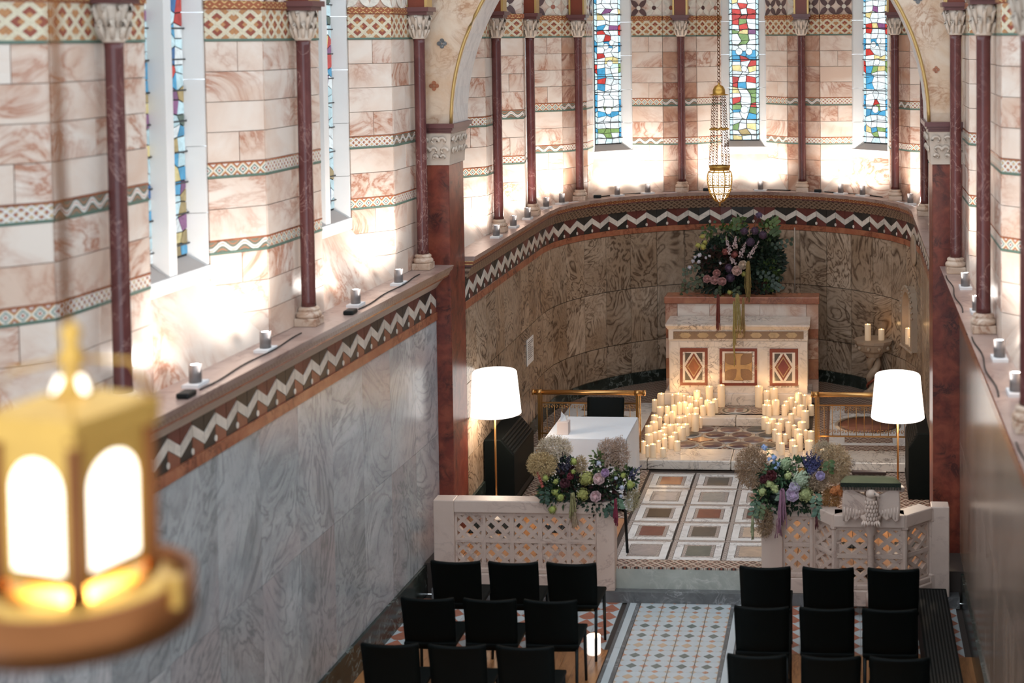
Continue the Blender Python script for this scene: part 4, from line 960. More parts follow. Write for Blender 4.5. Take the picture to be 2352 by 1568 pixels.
# ------------------------------------------------------------------ floor lamps
def floor_lamp(x, y, lab):
    t = thing('floor_lamp', (x, y, .30), lab, 'lamp', 'white floor lamps'); z0, z1 = 1.345, 1.755
    MB().lathe([(.15, .30), (.15, .315), (.02, .325)], (x, y, 0), 24).build('lamp_base', 'capital', t)
    MB().tube([(x, y, .32), (x, y, z0 + .2)], .010, 10).build('pole', 'brass', t)
    m = MB(); n = 40; vs = []
    prof = [(.262, z0), (.222, z1), (.212, z1 + .012)]
    for r, z in prof:
        for i in range(n): a = 2 * PI * i / n; vs.append((x + r * math.cos(a), y + r * math.sin(a), z))
    m.add(vs, [(j * n + i, j * n + (i + 1) % n, (j + 1) * n + (i + 1) % n, (j + 1) * n + i) for j in range(2) for i in range(n)], 0, True)
    m.add([(x + .212 * math.cos(2 * PI * i / n), y + .212 * math.sin(2 * PI * i / n), z1 + .012) for i in range(n)], [tuple(range(n))]); m.build('lamp_shade', 'shade', t)
    point('bulb', (0, 0, z0 + .02 - .30), 15, (1, .80, .6), .06, t)
    return t
p = PX(1137, 950, Y=14.2); floor_lamp(p.x, 14.2, 'lit white floor lamp on the left, beside the red pier')
p = PX(2062, 955, Y=14.2); floor_lamp(p.x, 14.2, 'lit white floor lamp on the right, behind the eagle lectern')

# ------------------------------------------------------------------ table, tissues, heaters
tb = thing('cloth_table', (-2.63, 14.78, .30), 'small table under a plain white cloth in the chancel', 'table'); x0, x1, y0, y1, zt = -3.035, -2.205, 14.38, 15.215, 1.05
m = MB(); m.box((x0, y0, zt - .025), (x1, y1, zt)); bev(m.build('cloth_top', 'cloth', tb), .008)
for nm, q in (('cloth_drop', ((x0, y0), (x1, y0))), ('cloth_drop', ((x1, y0), (x1, y1))), ('cloth_drop', ((x1, y1), (x0, y1))), ('cloth_drop', ((x0, y1), (x0, y0)))):
    a, b = V(q[0]), V(q[1]); o = V(((b - a).y, -(b - a).x)).normalized(); m = MB(); vs = []; n = 14
    for j in range(7):
        for i in range(n + 1):
            f = i / n; g = j / 6; c = a + (b - a) * f + o * (.004 + .012 * g * math.sin(f * 12) + .018 * g); vs.append((c.x, c.y, zt - .01 - g * .70))
    m.add(vs, [(j * (n + 1) + i, (j + 1) * (n + 1) + i, (j + 1) * (n + 1) + i + 1, j * (n + 1) + i + 1) for j in range(6) for i in range(n)], 0, True); m.build(nm, 'cloth', tb)
for sx in (x0 + .05, x1 - .05):
    for sy in (y0 + .05, y1 - .05): MB().tube([(sx, sy, .30), (sx, sy, zt - .03)], .015, 8).build('leg', 'blackmetal', tb)
tp = PX(1295, 995, z=zt); ts = thing('tissue_box', (tp.x, tp.y, zt), 'pale pink tissue box with a tissue standing up on the white table', 'tissue box')
MT['pinkbox'] = plain('pale pink card', (.62, .52, .48), .7, var=.03)
bev(MB().box((tp.x - .058, tp.y - .058, zt), (tp.x + .058, tp.y + .058, zt + .13)).build('carton', 'pinkbox', ts), .004)
m = MB(); c = V((tp.x, tp.y, zt + .13)); m.add([c + V(q) for q in ((-.03, -.02, -.004), (.03, .01, -.004), (.05, -.01, .06), (.012, .015, .05), (-.022, -.01, .10), (-.012, .02, .06))], [(0, 1, 2, 3), (0, 3, 4), (3, 2, 1), (0, 4, 5), (5, 3, 0)]); o = m.build('tissue', 'paper', ts); sm = o.modifiers.new('thick', 'SOLIDIFY'); sm.thickness = .002
def heater(xa, xb, y0, y1, zt, lab):
    """black convector: sloped top grille towards the room"""
    s = 1 if xb > xa else -1; t = thing('black_heater', (xa, (y0 + y1) / 2, .30), lab, 'heater')
    pr = [(xa, .30), (xb, .30), (xb, zt - .16), (xa + (xb - xa) * .55, zt), (xa, zt)]
    cb = bev(MB().prism(pr if s < 0 else pr[::-1], 1, y0, y1).build('cabinet', 'black', t), .008)
    for k in range(6):
        f = (k + .5) / 6; x = xb + (xa + (xb - xa) * .55 - xb) * f; z = zt - .16 + .16 * f
        sub(MB().box((x - .007, y0 + .03, z - .004), (x + .007, y1 - .03, z + .010)).build('louvre', 'blackmetal', t), cb)
    MB().box((xb - .002, y0 + .02, .34), (xb + s * .006, y1 - .02, .40)).build('kick_strip', 'blackmetal', t); return t
heater(-3.69, -3.38, 14.5, 15.45, .99, 'black convector heater against the left chancel wall')
heater(.86, .64, 14.9, 15.7, .99, 'black convector heater half hidden behind the right lamp')
hn = thing('black_heater', (.72, 10.9, 0), 'long low black heater along the right nave wall', 'heater'); bev(MB().box((.60, 9.3, .0), (.86, 12.5, .30)).build('cabinet', 'black', hn), .01)
for k in range(9): MB().box((.62 + k * .026, 9.35, .30), (.632 + k * .026, 12.45, .306)).build('louvre', 'blackmetal', hn)

# ------------------------------------------------------------------ chairs
def make_chair():
    t = thing('black_chair', (0, 0, 0), 'black chair', 'chair', 'black chairs in rows')
    m = MB(); n = 8; vs = []
    for j, (z, y, hw) in enumerate(((.40, .045, .195), (.52, .03, .200), (.68, .005, .204), (.80, -.022, .206), (.822, -.028, .204))):
        for i in range(n + 1):
            f = i / n * 2 - 1; vs.append((f * hw, y - .028 * (1 - f * f) * (.4 + .6 * (z - .4) / .4) + .02, z - (.010 * (1 - f * f) if j == 4 else 0)))
    m.add(vs, [(j * (n + 1) + i, j * (n + 1) + i + 1, (j + 1) * (n + 1) + i + 1, (j + 1) * (n + 1) + i) for j in range(4) for i in range(n)], 0, True)
    o = link('backrest', m.mesh('backrest', 'black'), t); sm = o.modifiers.new('thick', 'SOLIDIFY'); sm.thickness = .022; sm.offset = 0
    bev(link('seat', MB().box((-.205, .03, .425), (.205, .45, .458)).mesh('seat', 'black'), t), .010)
    for x in (-.185, .185):
        link('leg', MB().tube([(x, .06, .43), (x * 1.02, .015, 0)], [.013, .011], 8).mesh('leg', 'blackmetal'), t); link('leg', MB().tube([(x, .42, .43), (x * 1.02, .44, 0)], [.015, .011], 8).mesh('leg', 'blackmetal'), t)
    return t
CH = make_chair(); first = True
ROWS = [(11.56, (-3.19, -2.712, -2.233), 'front', 'left'), (10.78, (-3.197, -2.715, -2.247), 'second', 'left'), (9.94, (-3.225, -2.742, -2.257), 'third', 'left'), (11.55, (-.655, -.148, .374), 'front', 'right'), (10.73, (-.637, -.148, .32), 'second', 'right'), (9.88, (-.622, -.11, .36), 'third', 'right')]
for y, xs_, row, side in ROWS:
    for k, x in enumerate(xs_):
        c = CH if first else copy_tree(CH); first = False
        w = ('nearest the wall', 'in the middle', 'next to the aisle')[k if side == 'left' else 2 - k]
        c.location = (x, y, 0); c.rotation_euler.z = random.uniform(-.02, .02); c['label'] = 'black chair in the %s row %s of the aisle, %s' % (row, side, w)
c = copy_tree(CH); p = PX(1395, 907, z=.30 + .82); c.location = (p.x, 15.75, .30); c.rotation_euler.z = PI; c['label'] = 'black chair behind the white table in the chancel'; c['group'] = 'chair at the table'

# ------------------------------------------------------------------ pierced stone screens
LP = {}
def lattice(w, h):
    """pierced panel: two diagonals crossed by a lozenge, in a frame; local x,z, depth along y"""
    k = (round(w, 3), round(h, 3))
    if k in LP: return LP[k]
    m = MB(); b, d = .032, .04; k_ = [0]
    def bar(x0, z0, x1, z1, b=b, y0=-d, y1=0):
        a, c = V((x0, 0, z0)), V((x1, 0, z1)); n = (c - a).normalized().cross(V((0, 1, 0))) * b / 2
        k_[0] += 1; y0 -= k_[0] * .0007; y1 += k_[0] * .0007; lo = [a - n, c - n, c + n, a + n]; m.hexa([p + V((0, y1, 0)) for p in lo], [p + V((0, y0, 0)) for p in lo])
    W, H = w / 2, h / 2
    for s in (-1, 1): bar(-W, -H * s, W, H * s)
    for sx in (-1, 1):
        for sz in (-1, 1): bar(sx * W * .98, 0, 0, sz * H * .98)
    for x in (-W + .008, W - .008): bar(x, -H, x, H, .02, -d - .006)
    for z in (-H + .008, H - .008): bar(-W, z, W, z, .02, -d - .006)
    LP[k] = m.mesh('lattice_panel', 'screen'); return LP[k]
def screen_run(t, a, b, n, z0=.285, z1=.785, depth=.15, rows=2, base=.10):
    """one straight length of screen from a to b (plan), with n panels across"""
    a, b = V(a), V(b); ud = (b - a).normalized(); L = (b - a).length; O = -V(t.location)
    nrm = V((-ud.y, ud.x))
    def seg(name, z0, z1, o0, o1):
        q = [a + nrm * o0, b + nrm * o0, b + nrm * o1, a + nrm * o1]; m = MB(); m.hexa([(p.x, p.y, z0) for p in q], [(p.x, p.y, z1) for p in q]); return bev(m.build(name, 'screen', t), .008)
    seg('coping', z1 + .015, .91, -.012, depth); seg('coping_moulding', z1, z1 + .02, .012, depth - .012)
    seg('base_course', base, z0 - .045, -.012, depth); seg('base_moulding', z0 - .045, z0, .006, depth - .012)
    w = L / n; h = (z1 - z0) / rows
    for i in range(n):
        for j in range(rows):
            c = a + ud * (w * (i + .5)) + nrm * .075; link('lattice_panel', lattice(w - .002, h - .002), t, Matrix.Translation(O) @ frame4((c.x, c.y, z0 + h * (j + .5)), ud))
def post(t, p, w, d, zt=.91, base=.10): bev(MB().box((p[0] - w / 2, p[1] - .012, base), (p[0] + w / 2, p[1] + d, zt)).build('end_post', 'screen', t), .008)
sl = thing('chancel_screen', (-2.9, 12.9, .10), 'low pierced cream stone screen left of the chancel entrance', 'screen', 'pierced stone chancel screens')
screen_run(sl, (-3.545, 12.82), (-2.245, 12.82), 5); post(sl, (-3.64, 12.82), .19, .15); post(sl, (-2.165, 12.82), .165, .15)
sr = thing('chancel_screen', (.1, 12.8, .10), 'low pierced cream stone screen right of the chancel entrance, bowed out under the eagle', 'screen', 'pierced stone chancel screens')
post(sr, (-.665, 12.84), .19, .15); screen_run(sr, (-.57, 12.84), (-.31, 12.84), 1); screen_run(sr, (-.31, 12.84), (-.11, 12.57), 1); screen_run(sr, (-.11, 12.57), (.51, 12.57), 2); screen_run(sr, (.51, 12.57), (.75, 12.80), 1); post(sr, (.83, 12.82), .16, .15)
for x, y in ((-.11, 12.57), (.51, 12.57), (.75, 12.80), (-.31, 12.84)): MB().lathe([(.035, .1), (.035, .30), (.022, .31), (.022, .77), (.035, .785), (.03, .9)], (x, y + .03, 0), 8, 0, False).build('corner_shaft', 'screen', sr)
# ------------------------------------------------------------------ eagle lectern
ex, ey = PX(2000, 1150, Y=12.5).x, 12.52
ea = thing('eagle_lectern', (ex, ey, .91), 'carved stone eagle lectern with spread wings on the bowed screen', 'lectern')
def EP(x, y, Y=12.50): return PX(x, y, Y=Y)
MB().lathe([(.045, .12), (.045, .22), (.03, .24), (.03, .74), (.05, .77), (.055, .82), (.085, .88), (.10, .90), (.10, .93), (.05, .95)], (ex, ey + .02, 0), 14).build('column_support', 'screen', ea)
c = EP(2000, 1166); m = MB(); m.ball((c.x, ey - .03, c.z), .068, 12, 10, 0, (.85, .8, 1.55)); m.ball((c.x, ey - .05, c.z + .03), .055, 10, 8, 0, (.95, .8, 1.2)); eb = smooth_mod(m.build('eagle_body', 'screen', ea))
m = MB()
for r in range(6):
    for k in range(5):
        a = -.9 + .45 * k + (r % 2) * .2; z = c.z + .06 - r * .035; m.ball((c.x + .058 * math.sin(a), ey - .035 - .055 * math.cos(a), z), .016, 5, 4, 0, (1, .5, 1.4))
sub(m.build('breast_feathers', 'screen', ea), eb)
h = EP(2001, 1131); m = MB(); m.ball((h.x, ey - .05, h.z), .05, 12, 9, 0, (1, 1.05, .85)); m.tube([(h.x, ey - .04, h.z - .02), (c.x, ey - .04, c.z + .06)], [.042, .05], 10)
m.tube([(h.x + .03, ey - .07, h.z + .005), (h.x + .062, ey - .09, h.z - .002), (h.x + .075, ey - .09, h.z - .028)], [.022, .014, .003], 8); hd = m.build('eagle_head', 'screen', ea)
m = MB(); m.ball((h.x + .03, ey - .09, h.z + .012), .007, 6, 5); sub(m.build('eye', 'darkstep', ea), hd)
for s in (-1, 1):
    pix = [(2012, 1140), (2030, 1132), (2045, 1122), (2058, 1121), (2066, 1130), (2068, 1160), (2066, 1195), (2056, 1200), (2046, 1188), (2036, 1196), (2024, 1185), (2014, 1178)]
    q = [EP(x if s > 0 else 4002 - x, y) for x, y in pix]; m = MB(); m.hexa([(p.x, ey + .02, p.z) for p in q], [(p.x, ey - .025 - .03 * abs(p.x - ex), p.z) for p in q]); wg = bev(m.build('wing', 'screen', ea), .012, 3)
    m = MB()
    for k in range(7):
        a = EP((2020 + k * 7) if s > 0 else 4002 - (2020 + k * 7), 1172 - k * 1.5); b = EP((2020 + k * 7.2) if s > 0 else 4002 - (2020 + k * 7.2), 1180 + k * 2.4); m.tube([(a.x, ey - .022 - .03 * abs(a.x - ex), a.z), (b.x, ey - .022 - .03 * abs(b.x - ex), b.z)], [.009, .006], 5)
    sub(m.build('flight_feathers', 'screen', ea), wg)
    m = MB(); f = EP(2000 + s * 14, 1200)
    for k in range(3): m.tube([(f.x, ey - .05, f.z + .03), (f.x + (k - 1) * .02, ey - .09, f.z + .015), (f.x + (k - 1) * .026, ey - .10, f.z - .012)], [.014, .012, .004], 6)
    m.build('claw', 'screen', ea)
a, b = EP(1936, 1125, 12.55), EP(2076, 1118, 12.55); zd = EP(2000, 1112, 12.55).z
TL = -.26                                             # the desk falls away towards the reader
def DZ(Y): return zd + TL * (Y - 12.47)
bev(MB().hexa([(a.x, 12.50, zd - .05), (b.x, 12.50, zd - .05), (b.x, 12.9, DZ(12.9) - .05), (a.x, 12.9, DZ(12.9) - .05)], [(a.x - .01, 12.47, zd), (b.x + .01, 12.47, zd), (b.x + .01, 12.92, DZ(12.92)), (a.x - .01, 12.92, DZ(12.92))]).build('desk', 'screen', ea), .01)
MB().box((ex - .05, 12.6, .88), (ex + .05, 12.8, zd - .12)).build('desk_bracket', 'screen', ea)
cu = thing('cushion', (ex, 12.68, zd - .02), 'olive green velvet cushion lying on the eagle lectern desk', 'cushion')
m = MB(); vs = []; n = 12
for j in range(n + 1):
    for i in range(n + 1):
        fx, fy = i / n * 2 - 1, j / n * 2 - 1; e = max(0, (1 - fx ** 6) * (1 - fy ** 6)) ** .5; Y = 12.68 + fy * .215; vs.append((ex + fx * .262, Y, DZ(Y) + .035 + .055 * e))
m.add(vs, [(j * (n + 1) + i, j * (n + 1) + i + 1, (j + 1) * (n + 1) + i + 1, (j + 1) * (n + 1) + i) for j in range(n) for i in range(n)], 0, True); m.build('cushion_top', 'green_cushion', cu)
m = MB(); q = [(ex - .262, 12.465), (ex + .262, 12.465), (ex + .262, 12.895), (ex - .262, 12.895)]; m.hexa([(*p, DZ(p[1]) + .002) for p in q], [(*p, DZ(p[1]) + .036) for p in q]); cs_ = m.build('cushion_side', 'cushion_dark', cu)
m = MB()
for k in range(40): x = ex - .258 + k * .0132; m.tube([(x, 12.462, zd + .014), (x, 12.458, zd - .022)], .004, 4)
sub(m.build('fringe', 'cushion_dark', cu), cs_)
MT['bookbrown'] = plain('brown leather', (.05, .018, .012), .5)
q = [(ex - .16, 12.70), (ex + .14, 12.70), (ex + .14, 12.86), (ex - .16, 12.86)]
bk = bev(centre(MB().hexa([(*p, DZ(12.78) + .100 - .2 * (p[1] - 12.78)) for p in q], [(*p, DZ(12.78) + .128 - .2 * (p[1] - 12.78)) for p in q]).build('book', 'bookbrown')), .004); tag(bk, 'flat dark brown book on the far edge of the green cushion', 'book')

# ------------------------------------------------------------------ flowers
def rvec(): 
    while 1:
        v = V((random.uniform(-1, 1), random.uniform(-1, 1), random.uniform(-1, 1)))
        if .05 < v.length < 1: return v
def petal(m, c, d, up, L, w, cup):
    s = d.cross(up).normalized(); a = c; b = c + d * L * .55 + up * cup * .4; e = c + d * L + up * cup
    m.add([a - s * w * .3, a + s * w * .3, b + s * w * .55, b - s * w * .55, e + s * w * .3 + up * .1 * w, e - s * w * .3 + up * .1 * w, e + d * w * .12], [(0, 1, 2, 3), (3, 2, 4, 5), (5, 4, 6)], 0, True)
def rose(t, c, r, col, face=(0, -1, .45), name='rose'):
    f = V(face).normalized(); a = f.orthogonal().normalized(); b = f.cross(a); m = MB(); c = V(c)
    m.ball(c + f * r * .2, r * .42, 8, 6)
    for ring, (n, rr, L, cup, off) in enumerate(((3, .12, .34, .55, .25), (5, .22, .48, .52, .12), (6, .34, .62, .40, .0), (7, .42, .72, .22, -.12))):
        for k in range(n):
            an = 2 * PI * k / n + ring * .6; d = a * math.cos(an) + b * math.sin(an); petal(m, c + d * rr * r * .7 + f * off * r, d, f, L * r * .75, r * 1.15, cup * r * 1.1)
    m.ball(c - f * r * .25, r * .5, 8, 5); return m.build(name, 'petal', t, color=col)
def puff(t, c, r, col, n=60, name='hydrangea', sz=.2, sc=(1, 1, 1)):
    m = MB(); c = V(c); m.ball(c, r * .72, 8, 6, 0, sc)
    for k in range(n):
        v = rvec().normalized(); v = V((v.x * sc[0], v.y * sc[1], v.z * sc[2])); p = c + v * r * random.uniform(.75, 1); a = v.orthogonal().normalized(); b = v.normalized().cross(a); s = r * sz * random.uniform(.7, 1.2)
        m.add([p + a * s, p + b * s, p - a * s, p - b * s, p + v.normalized() * s * .4], [(0, 1, 4), (1, 2, 4), (2, 3, 4), (3, 0, 4)])
    return m.build(name, 'petal', t, color=col)
def allium(t, c, r, col):
    m = MB(); c = V(c); m.ball(c, r * .7, 10, 8)
    for k in range(130):
        v = rvec().normalized(); p = c + v * r; a = v.orthogonal().normalized() * r * .11; b = v.cross(a); m.add([c + v * r * .6, p + a, p + b, p - a], [(0, 1, 2), (0, 2, 3), (1, 3, 2)])
    return m.build('allium', 'petal', t, color=col)
def plume(t, c, R, col, n=900, name='smoke_plume'):
    m = MB(); c = V(c); n = int(n * 1.7)
    for k in range(n):
        v = rvec(); p = c + V((v.x * R[0], v.y * R[1], v.z * R[2])); d = (v.normalized() + rvec() * .8).normalized() * random.uniform(.018, .035); s = d.cross(rvec()).normalized() * .0024
        q = p + d + rvec() * .006; m.add([p - s, p + s, q], [(0, 1, 2)])
        e = rvec().normalized() * .0062; g = e.orthogonal().normalized() * .0062; m.add([q - e, q + g, q + e], [(0, 1, 2)])
    o = m.build(name, 'petal', t, color=col); o['kind'] = 'stuff'; return o
def spike(t, a, b, col, r=.02, n=40, name='flower_spike'):
    a, b = V(a), V(b); m = MB(); m.tube([a, b], [.004, .002], 5)
    for k in range(n):
        f = k / n; p = a + (b - a) * f; v = rvec().normalized(); rr = r * (1.15 - f * .8); m.ball(p + v * rr, rr * .42, 5, 4)
    return m.build(name, 'petal', t, color=col)
def drop(t, c, L, r, col, n=16, name='amaranth_tassel'):
    m = MB(); c = V(c)
    for k in range(n):
        a = random.uniform(0, 2 * PI); q = r * random.random() ** .5; dx, dy = q * math.cos(a), q * math.sin(a); LL = L * random.uniform(.65, 1.05); pts = [c + V((dx * .2, dy * .2 , .0))]
        for i in range(1, 10): f = i / 9; pts.append(c + V((dx * (.4 + .6 * f) + random.uniform(-.003, .003), dy * (.4 + .6 * f) - .01, .018 * math.sin(min(1, f * 4) * PI) - LL * f)))
        m.tube(pts, [random.uniform(.003, .0065) for _ in pts], 5)
    return m.build(name, 'petal', t, color=col)
def foliage(t, blobs, cols, L=.06, W=.026, name='foliage'):
    """many single leaves, one mesh for each tone of green"""
    ms = [MB() for _ in cols]
    for c, R, n in blobs:
        c = V(c)
        for k in range(n):
            v = rvec(); p = c + V((v.x * R[0], v.y * R[1], v.z * R[2])); d = (v.normalized() * .9 + rvec() * .8 + V((0, -.2, 0))).normalized(); l = L * random.uniform(.6, 1.2); w = W * random.uniform(.7, 1.2)
            s = d.cross(V((random.uniform(-.4, .4), -1, random.uniform(-.4, .6)))).normalized() * w / 2; up = s.cross(d).normalized() * w * .18; random.choice(ms).add([p, p + d * l * .4 + s + up, p + d * l, p + d * l * .4 - s + up, p + d * l * .45], [(0, 1, 4), (1, 2, 4), (2, 3, 4), (3, 0, 4)])
    for m, c in zip(ms, cols):
        if m.v: o = m.build(name, 'leaf', t, color=c); o['kind'] = 'stuff'
def leafspray(t, pts, col, L=.05, W=.03, n=9, name='leaf_spray'):
    m = MB(); pts = [V(p) for p in pts]; m.tube(pts, .003, 5)
    for k in range(n):
        f = (k + 1) / n * (len(pts) - 1); i = min(int(f), len(pts) - 2); p = pts[i].lerp(pts[i + 1], f - i); ax = (pts[i + 1] - pts[i]).normalized(); sd = ax.cross(V((0, -1, .2))).normalized() * (1 if k % 2 else -1); d = (sd + ax * .5 + rvec() * .3).normalized(); s = d.cross(V((0, -1, .3))).normalized() * W / 2
        m.add([p, p + d * L * .35 + s, p + d * L * .75 + s * .9, p + d * L, p + d * L * .75 - s * .9, p + d * L * .35 - s], [(0, 1, 2, 3, 4, 5)])
    return m.build(name, 'leaf', t, color=col)
DG, MG, LG, BR = (.012, .03, .016), (.03, .065, .022), (.09, .14, .035), (.055, .03, .018)
# left arrangement
random.seed(21); YL = 12.84
fa = thing('flower_arrangement', (-2.28, 12.88, .91), 'mixed flower arrangement on the left screen beside the chancel entrance', 'flowers', 'flower arrangements')
def LFP(x, y, dy=0): return PX(1200 + x / 6.533, 1000 + y / 6.533, Y=YL + dy)
def G(x, y, dy=0): return LFP(x, y, dy)
MB().lathe([(.09, .91), (.11, .95), (.11, 1.0), (.07, 1.0)], (-2.28, 12.89, 0), 14).build('bowl', 'blackmetal', fa)
foliage(fa, [(G(850, 800, .05), (.36, .09, .14), 620), (G(600, 850), (.22, .08, .12), 200), (G(1150, 1000), (.2, .08, .1), 200), (G(620, 500, .05), (.13, .06, .12), 160), (G(1250, 550, .05), (.16, .06, .14), 160), (G(1600, 650, .02), (.09, .05, .08), 80)], [DG, DG, MG, (.02, .05, .03)])
foliage(fa, [(G(450, 850), (.12, .06, .1), 60), (G(1500, 600), (.1, .05, .1), 60), (G(1120, 380), (.06, .04, .1), 50)], [LG, (.12, .16, .05)], .05, .022, 'bright_foliage')
foliage(fa, [(G(1250, 800, .02), (.2, .06, .13), 170), (G(700, 700, .02), (.12, .06, .14), 120)], [BR, (.05, .012, .014)], .055, .03, 'brown_foliage')
plume(fa, G(300, 430), (.125, .07, .10), (.60, .42, .20), 2000); plume(fa, G(480, 190, .06), (.15, .06, .10), (.58, .46, .32), 1300); plume(fa, G(1290, 260, .05), (.09, .05, .12), (.46, .31, .22), 900); plume(fa, G(1460, 280, .03), (.07, .05, .15), (.45, .30, .21), 800); plume(fa, G(880, 440), (.04, .03, .07), (.45, .32, .17), 350); plume(fa, G(1640, 950, .03), (.06, .04, .1), (.42, .36, .2), 400)
for x, y, r, c in ((1150, 650, .058, (.66, .44, .42)), (1240, 560, .042, (.42, .26, .42)), (1100, 915, .055, (.62, .40, .40))): rose(fa, G(x, y, -.08), r, c)
rose(fa, G(720, 610, -.05), .035, (.17, .02, .035)); rose(fa, G(640, 720, -.06), .05, (.07, .012, .018))
for x, y, r in ((960, 640, .07), (910, 880, .062)): puff(fa, G(x, y, -.07), r, (.36, .35, .10), 120, sz=.16)
for x, y, r in ((345, 640, .034), (495, 850, .038), (570, 930, .044), (450, 1110, .044), (770, 390, .036), (760, 540, .026), (1620, 740, .045), (1510, 600, .03), (500, 690, .03)): puff(fa, G(x, y, -.07), r, (.36, .40, .10), 40, 'green_bud', .22)
for x, y, r in ((1140, 420, .026), (1490, 780, .028), (1400, 640, .02), (1480, 910, .02)): puff(fa, G(x, y, -.07), r, (.50, .52, .62), 20, 'pale_bell', .3)
for k, (x, y, x2, y2) in enumerate(((600, 560, 600, 250), (560, 520, 480, 340), (640, 540, 690, 300), (660, 560, 740, 330))): spike(fa, G(x, y, .01), G(x2, y2, .02), (.035, .03, .05), .026, 60, 'dark_spike')
for x, y, x2, y2 in ((1600, 620, 1680, 480), (1640, 640, 1790, 440)): spike(fa, G(x, y, -.02), G(x2, y2, -.02), (.07, .065, .13), .018, 40, 'blue_spike')
for k in range(6): puff(fa, G(230 + k * 14, 560 + k * 40, -.05), .018, (.52, .12, .09), 16, 'coral_berry', .3)
drop(fa, G(760, 860, -.11), .24, .045, (.30, .27, .12)); drop(fa, G(1400, 950, -.10), .23, .022, (.20, .02, .045), 18); drop(fa, G(770, 1150, -.10), .14, .05, (.34, .24, .15), 8)
for q in ([(1430, 930), (1430, 1010), (1450, 1080)], [(350, 800), (330, 900), (330, 980)], [(1280, 1020), (1290, 1120), (1310, 1190)]): leafspray(fa, [G(x, y, -.10) for x, y in q], (.10, .18, .10) if q[0][0] > 1400 else (.03, .07, .04), .06, .03, 7)
# right arrangement
random.seed(22)
fb = thing('flower_arrangement', (-.62, 12.9, .91), 'mixed flower arrangement on the right screen beside the eagle', 'flowers', 'flower arrangements')
def G(x, y, dy=0): return PX(1690 + x / 6.533, 1000 + y / 6.533, Y=12.84 + dy)
MB().lathe([(.09, .91), (.11, .95), (.11, 1.0), (.07, 1.0)], (-.62, 12.9, 0), 14).build('bowl', 'blackmetal', fb)
foliage(fb, [(G(800, 850, .04), (.28, .09, .13), 560), (G(950, 1050), (.2, .07, .05), 200), (G(560, 620, .03), (.13, .06, .12), 180), (G(1150, 520, .04), (.1, .06, .09), 120), (G(480, 1000), (.1, .06, .12), 120)], [DG, DG, MG, (.02, .05, .028)])
foliage(fb, [(G(650, 560, -.02), (.12, .05, .1), 110), (G(420, 950, -.03), (.09, .05, .12), 70), (G(900, 430), (.1, .05, .06), 60)], [(.06, .14, .06), (.10, .17, .07)], .055, .026, 'bright_foliage')
plume(fb, G(250, 480, .05), (.15, .07, .19), (.38, .24, .14), 2300); plume(fb, G(1480, 430, .05), (.14, .07, .17), (.60, .42, .24), 2200); plume(fb, G(1230, 690, -.05), (.08, .05, .075), (.40, .28, .18), 700); plume(fb, G(1320, 230, .08), (.10, .05, .08), (.50, .40, .27), 500); plume(fb, G(1430, 950, -.02), (.07, .05, .1), (.44, .22, .07), 700); plume(fb, G(430, 1300, -.08), (.07, .03, .13), (.30, .19, .10), 600)
for x, y, r, c in ((850, 890, .066, (.56, .42, .56)), (885, 770, .055, (.58, .50, .62)), (1270, 605, .046, (.44, .36, .56)), (535, 600, .052, (.09, .008, .012)), (420, 660, .04, (.08, .01, .015))): rose(fb, G(x, y, -.10), r, c)
puff(fb, G(980, 660, -.08), .088, (.44, .52, .36), 220, sz=.13); puff(fb, G(750, 420, -.02), .064, (.36, .46, .26), 120, sz=.16); puff(fb, G(1050, 880, -.08), .075, (.42, .46, .20), 130, sz=.15)
for x, y, r in ((510, 720, .045), (590, 800, .042), (400, 840, .04), (780, 600, .036)): puff(fb, G(x, y, -.10), r, (.46, .52, .22), 26, 'green_bud', .35)
for x, y, r in ((430, 180, .03), (575, 330, .03), (500, 350, .02), (640, 430, .024), (600, 490, .022), (570, 400, .018)): puff(fb, G(x, y, -.04), r, (.38, .50, .78), 18, 'blue_bell', .35)
leafspray(fb, [G(430, 180, -.03), G(560, 320, -.03), (G(620, 520, -.03))], (.10, .18, .08), .03, .014, 8)
for x2, y2 in ((980, 300), (1060, 240), (1130, 215), (1200, 260), (1260, 300), (1300, 360), (1020, 380), (1150, 330), (1220, 400)): spike(fb, G(1140, 560, -.02), G(x2, y2, -.02), (.055, .055, .15), .026, 56, 'blue_spike')
for x, y in ((1540, 800), (1470, 830), (1580, 850)): puff(fb, G(x, y, -.08), .045, (.58, .20, .06), 60, 'orange_pincushion', .22)
puff(fb, G(985, 530, -.06), .038, (.52, .25, .07), 30, 'orange_pincushion', .25)
drop(fb, G(700, 800, -.13), .36, .05, (.34, .17, .24), 22); drop(fb, G(640, 1250, -.12), .17, .035, (.30, .13, .17), 10); drop(fb, G(260, 1180, -.10), .22, .02, (.30, .32, .18), 9); drop(fb, G(1210, 1130, -.08), .16, .02, (.14, .035, .04), 9)
for q, col in (([(1200, 850), (1205, 950), (1200, 1060)], (.16, .26, .17)), ([(320, 950), (290, 1080), (260, 1180)], (.10, .17, .11)), ([(380, 1000), (360, 1120), (340, 1200)], (.13, .18, .08)), ([(690, 800), (680, 880), (680, 960)], (.14, .20, .14)), ([(1240, 1050), (1230, 1130), (1220, 1200)], (.08, .15, .10)), ([(1400, 350), (1400, 420), (1390, 520)], (.07, .12, .03))): leafspray(fb, [G(x, y, -.12) for x, y in q], col, .062, .032, 7)
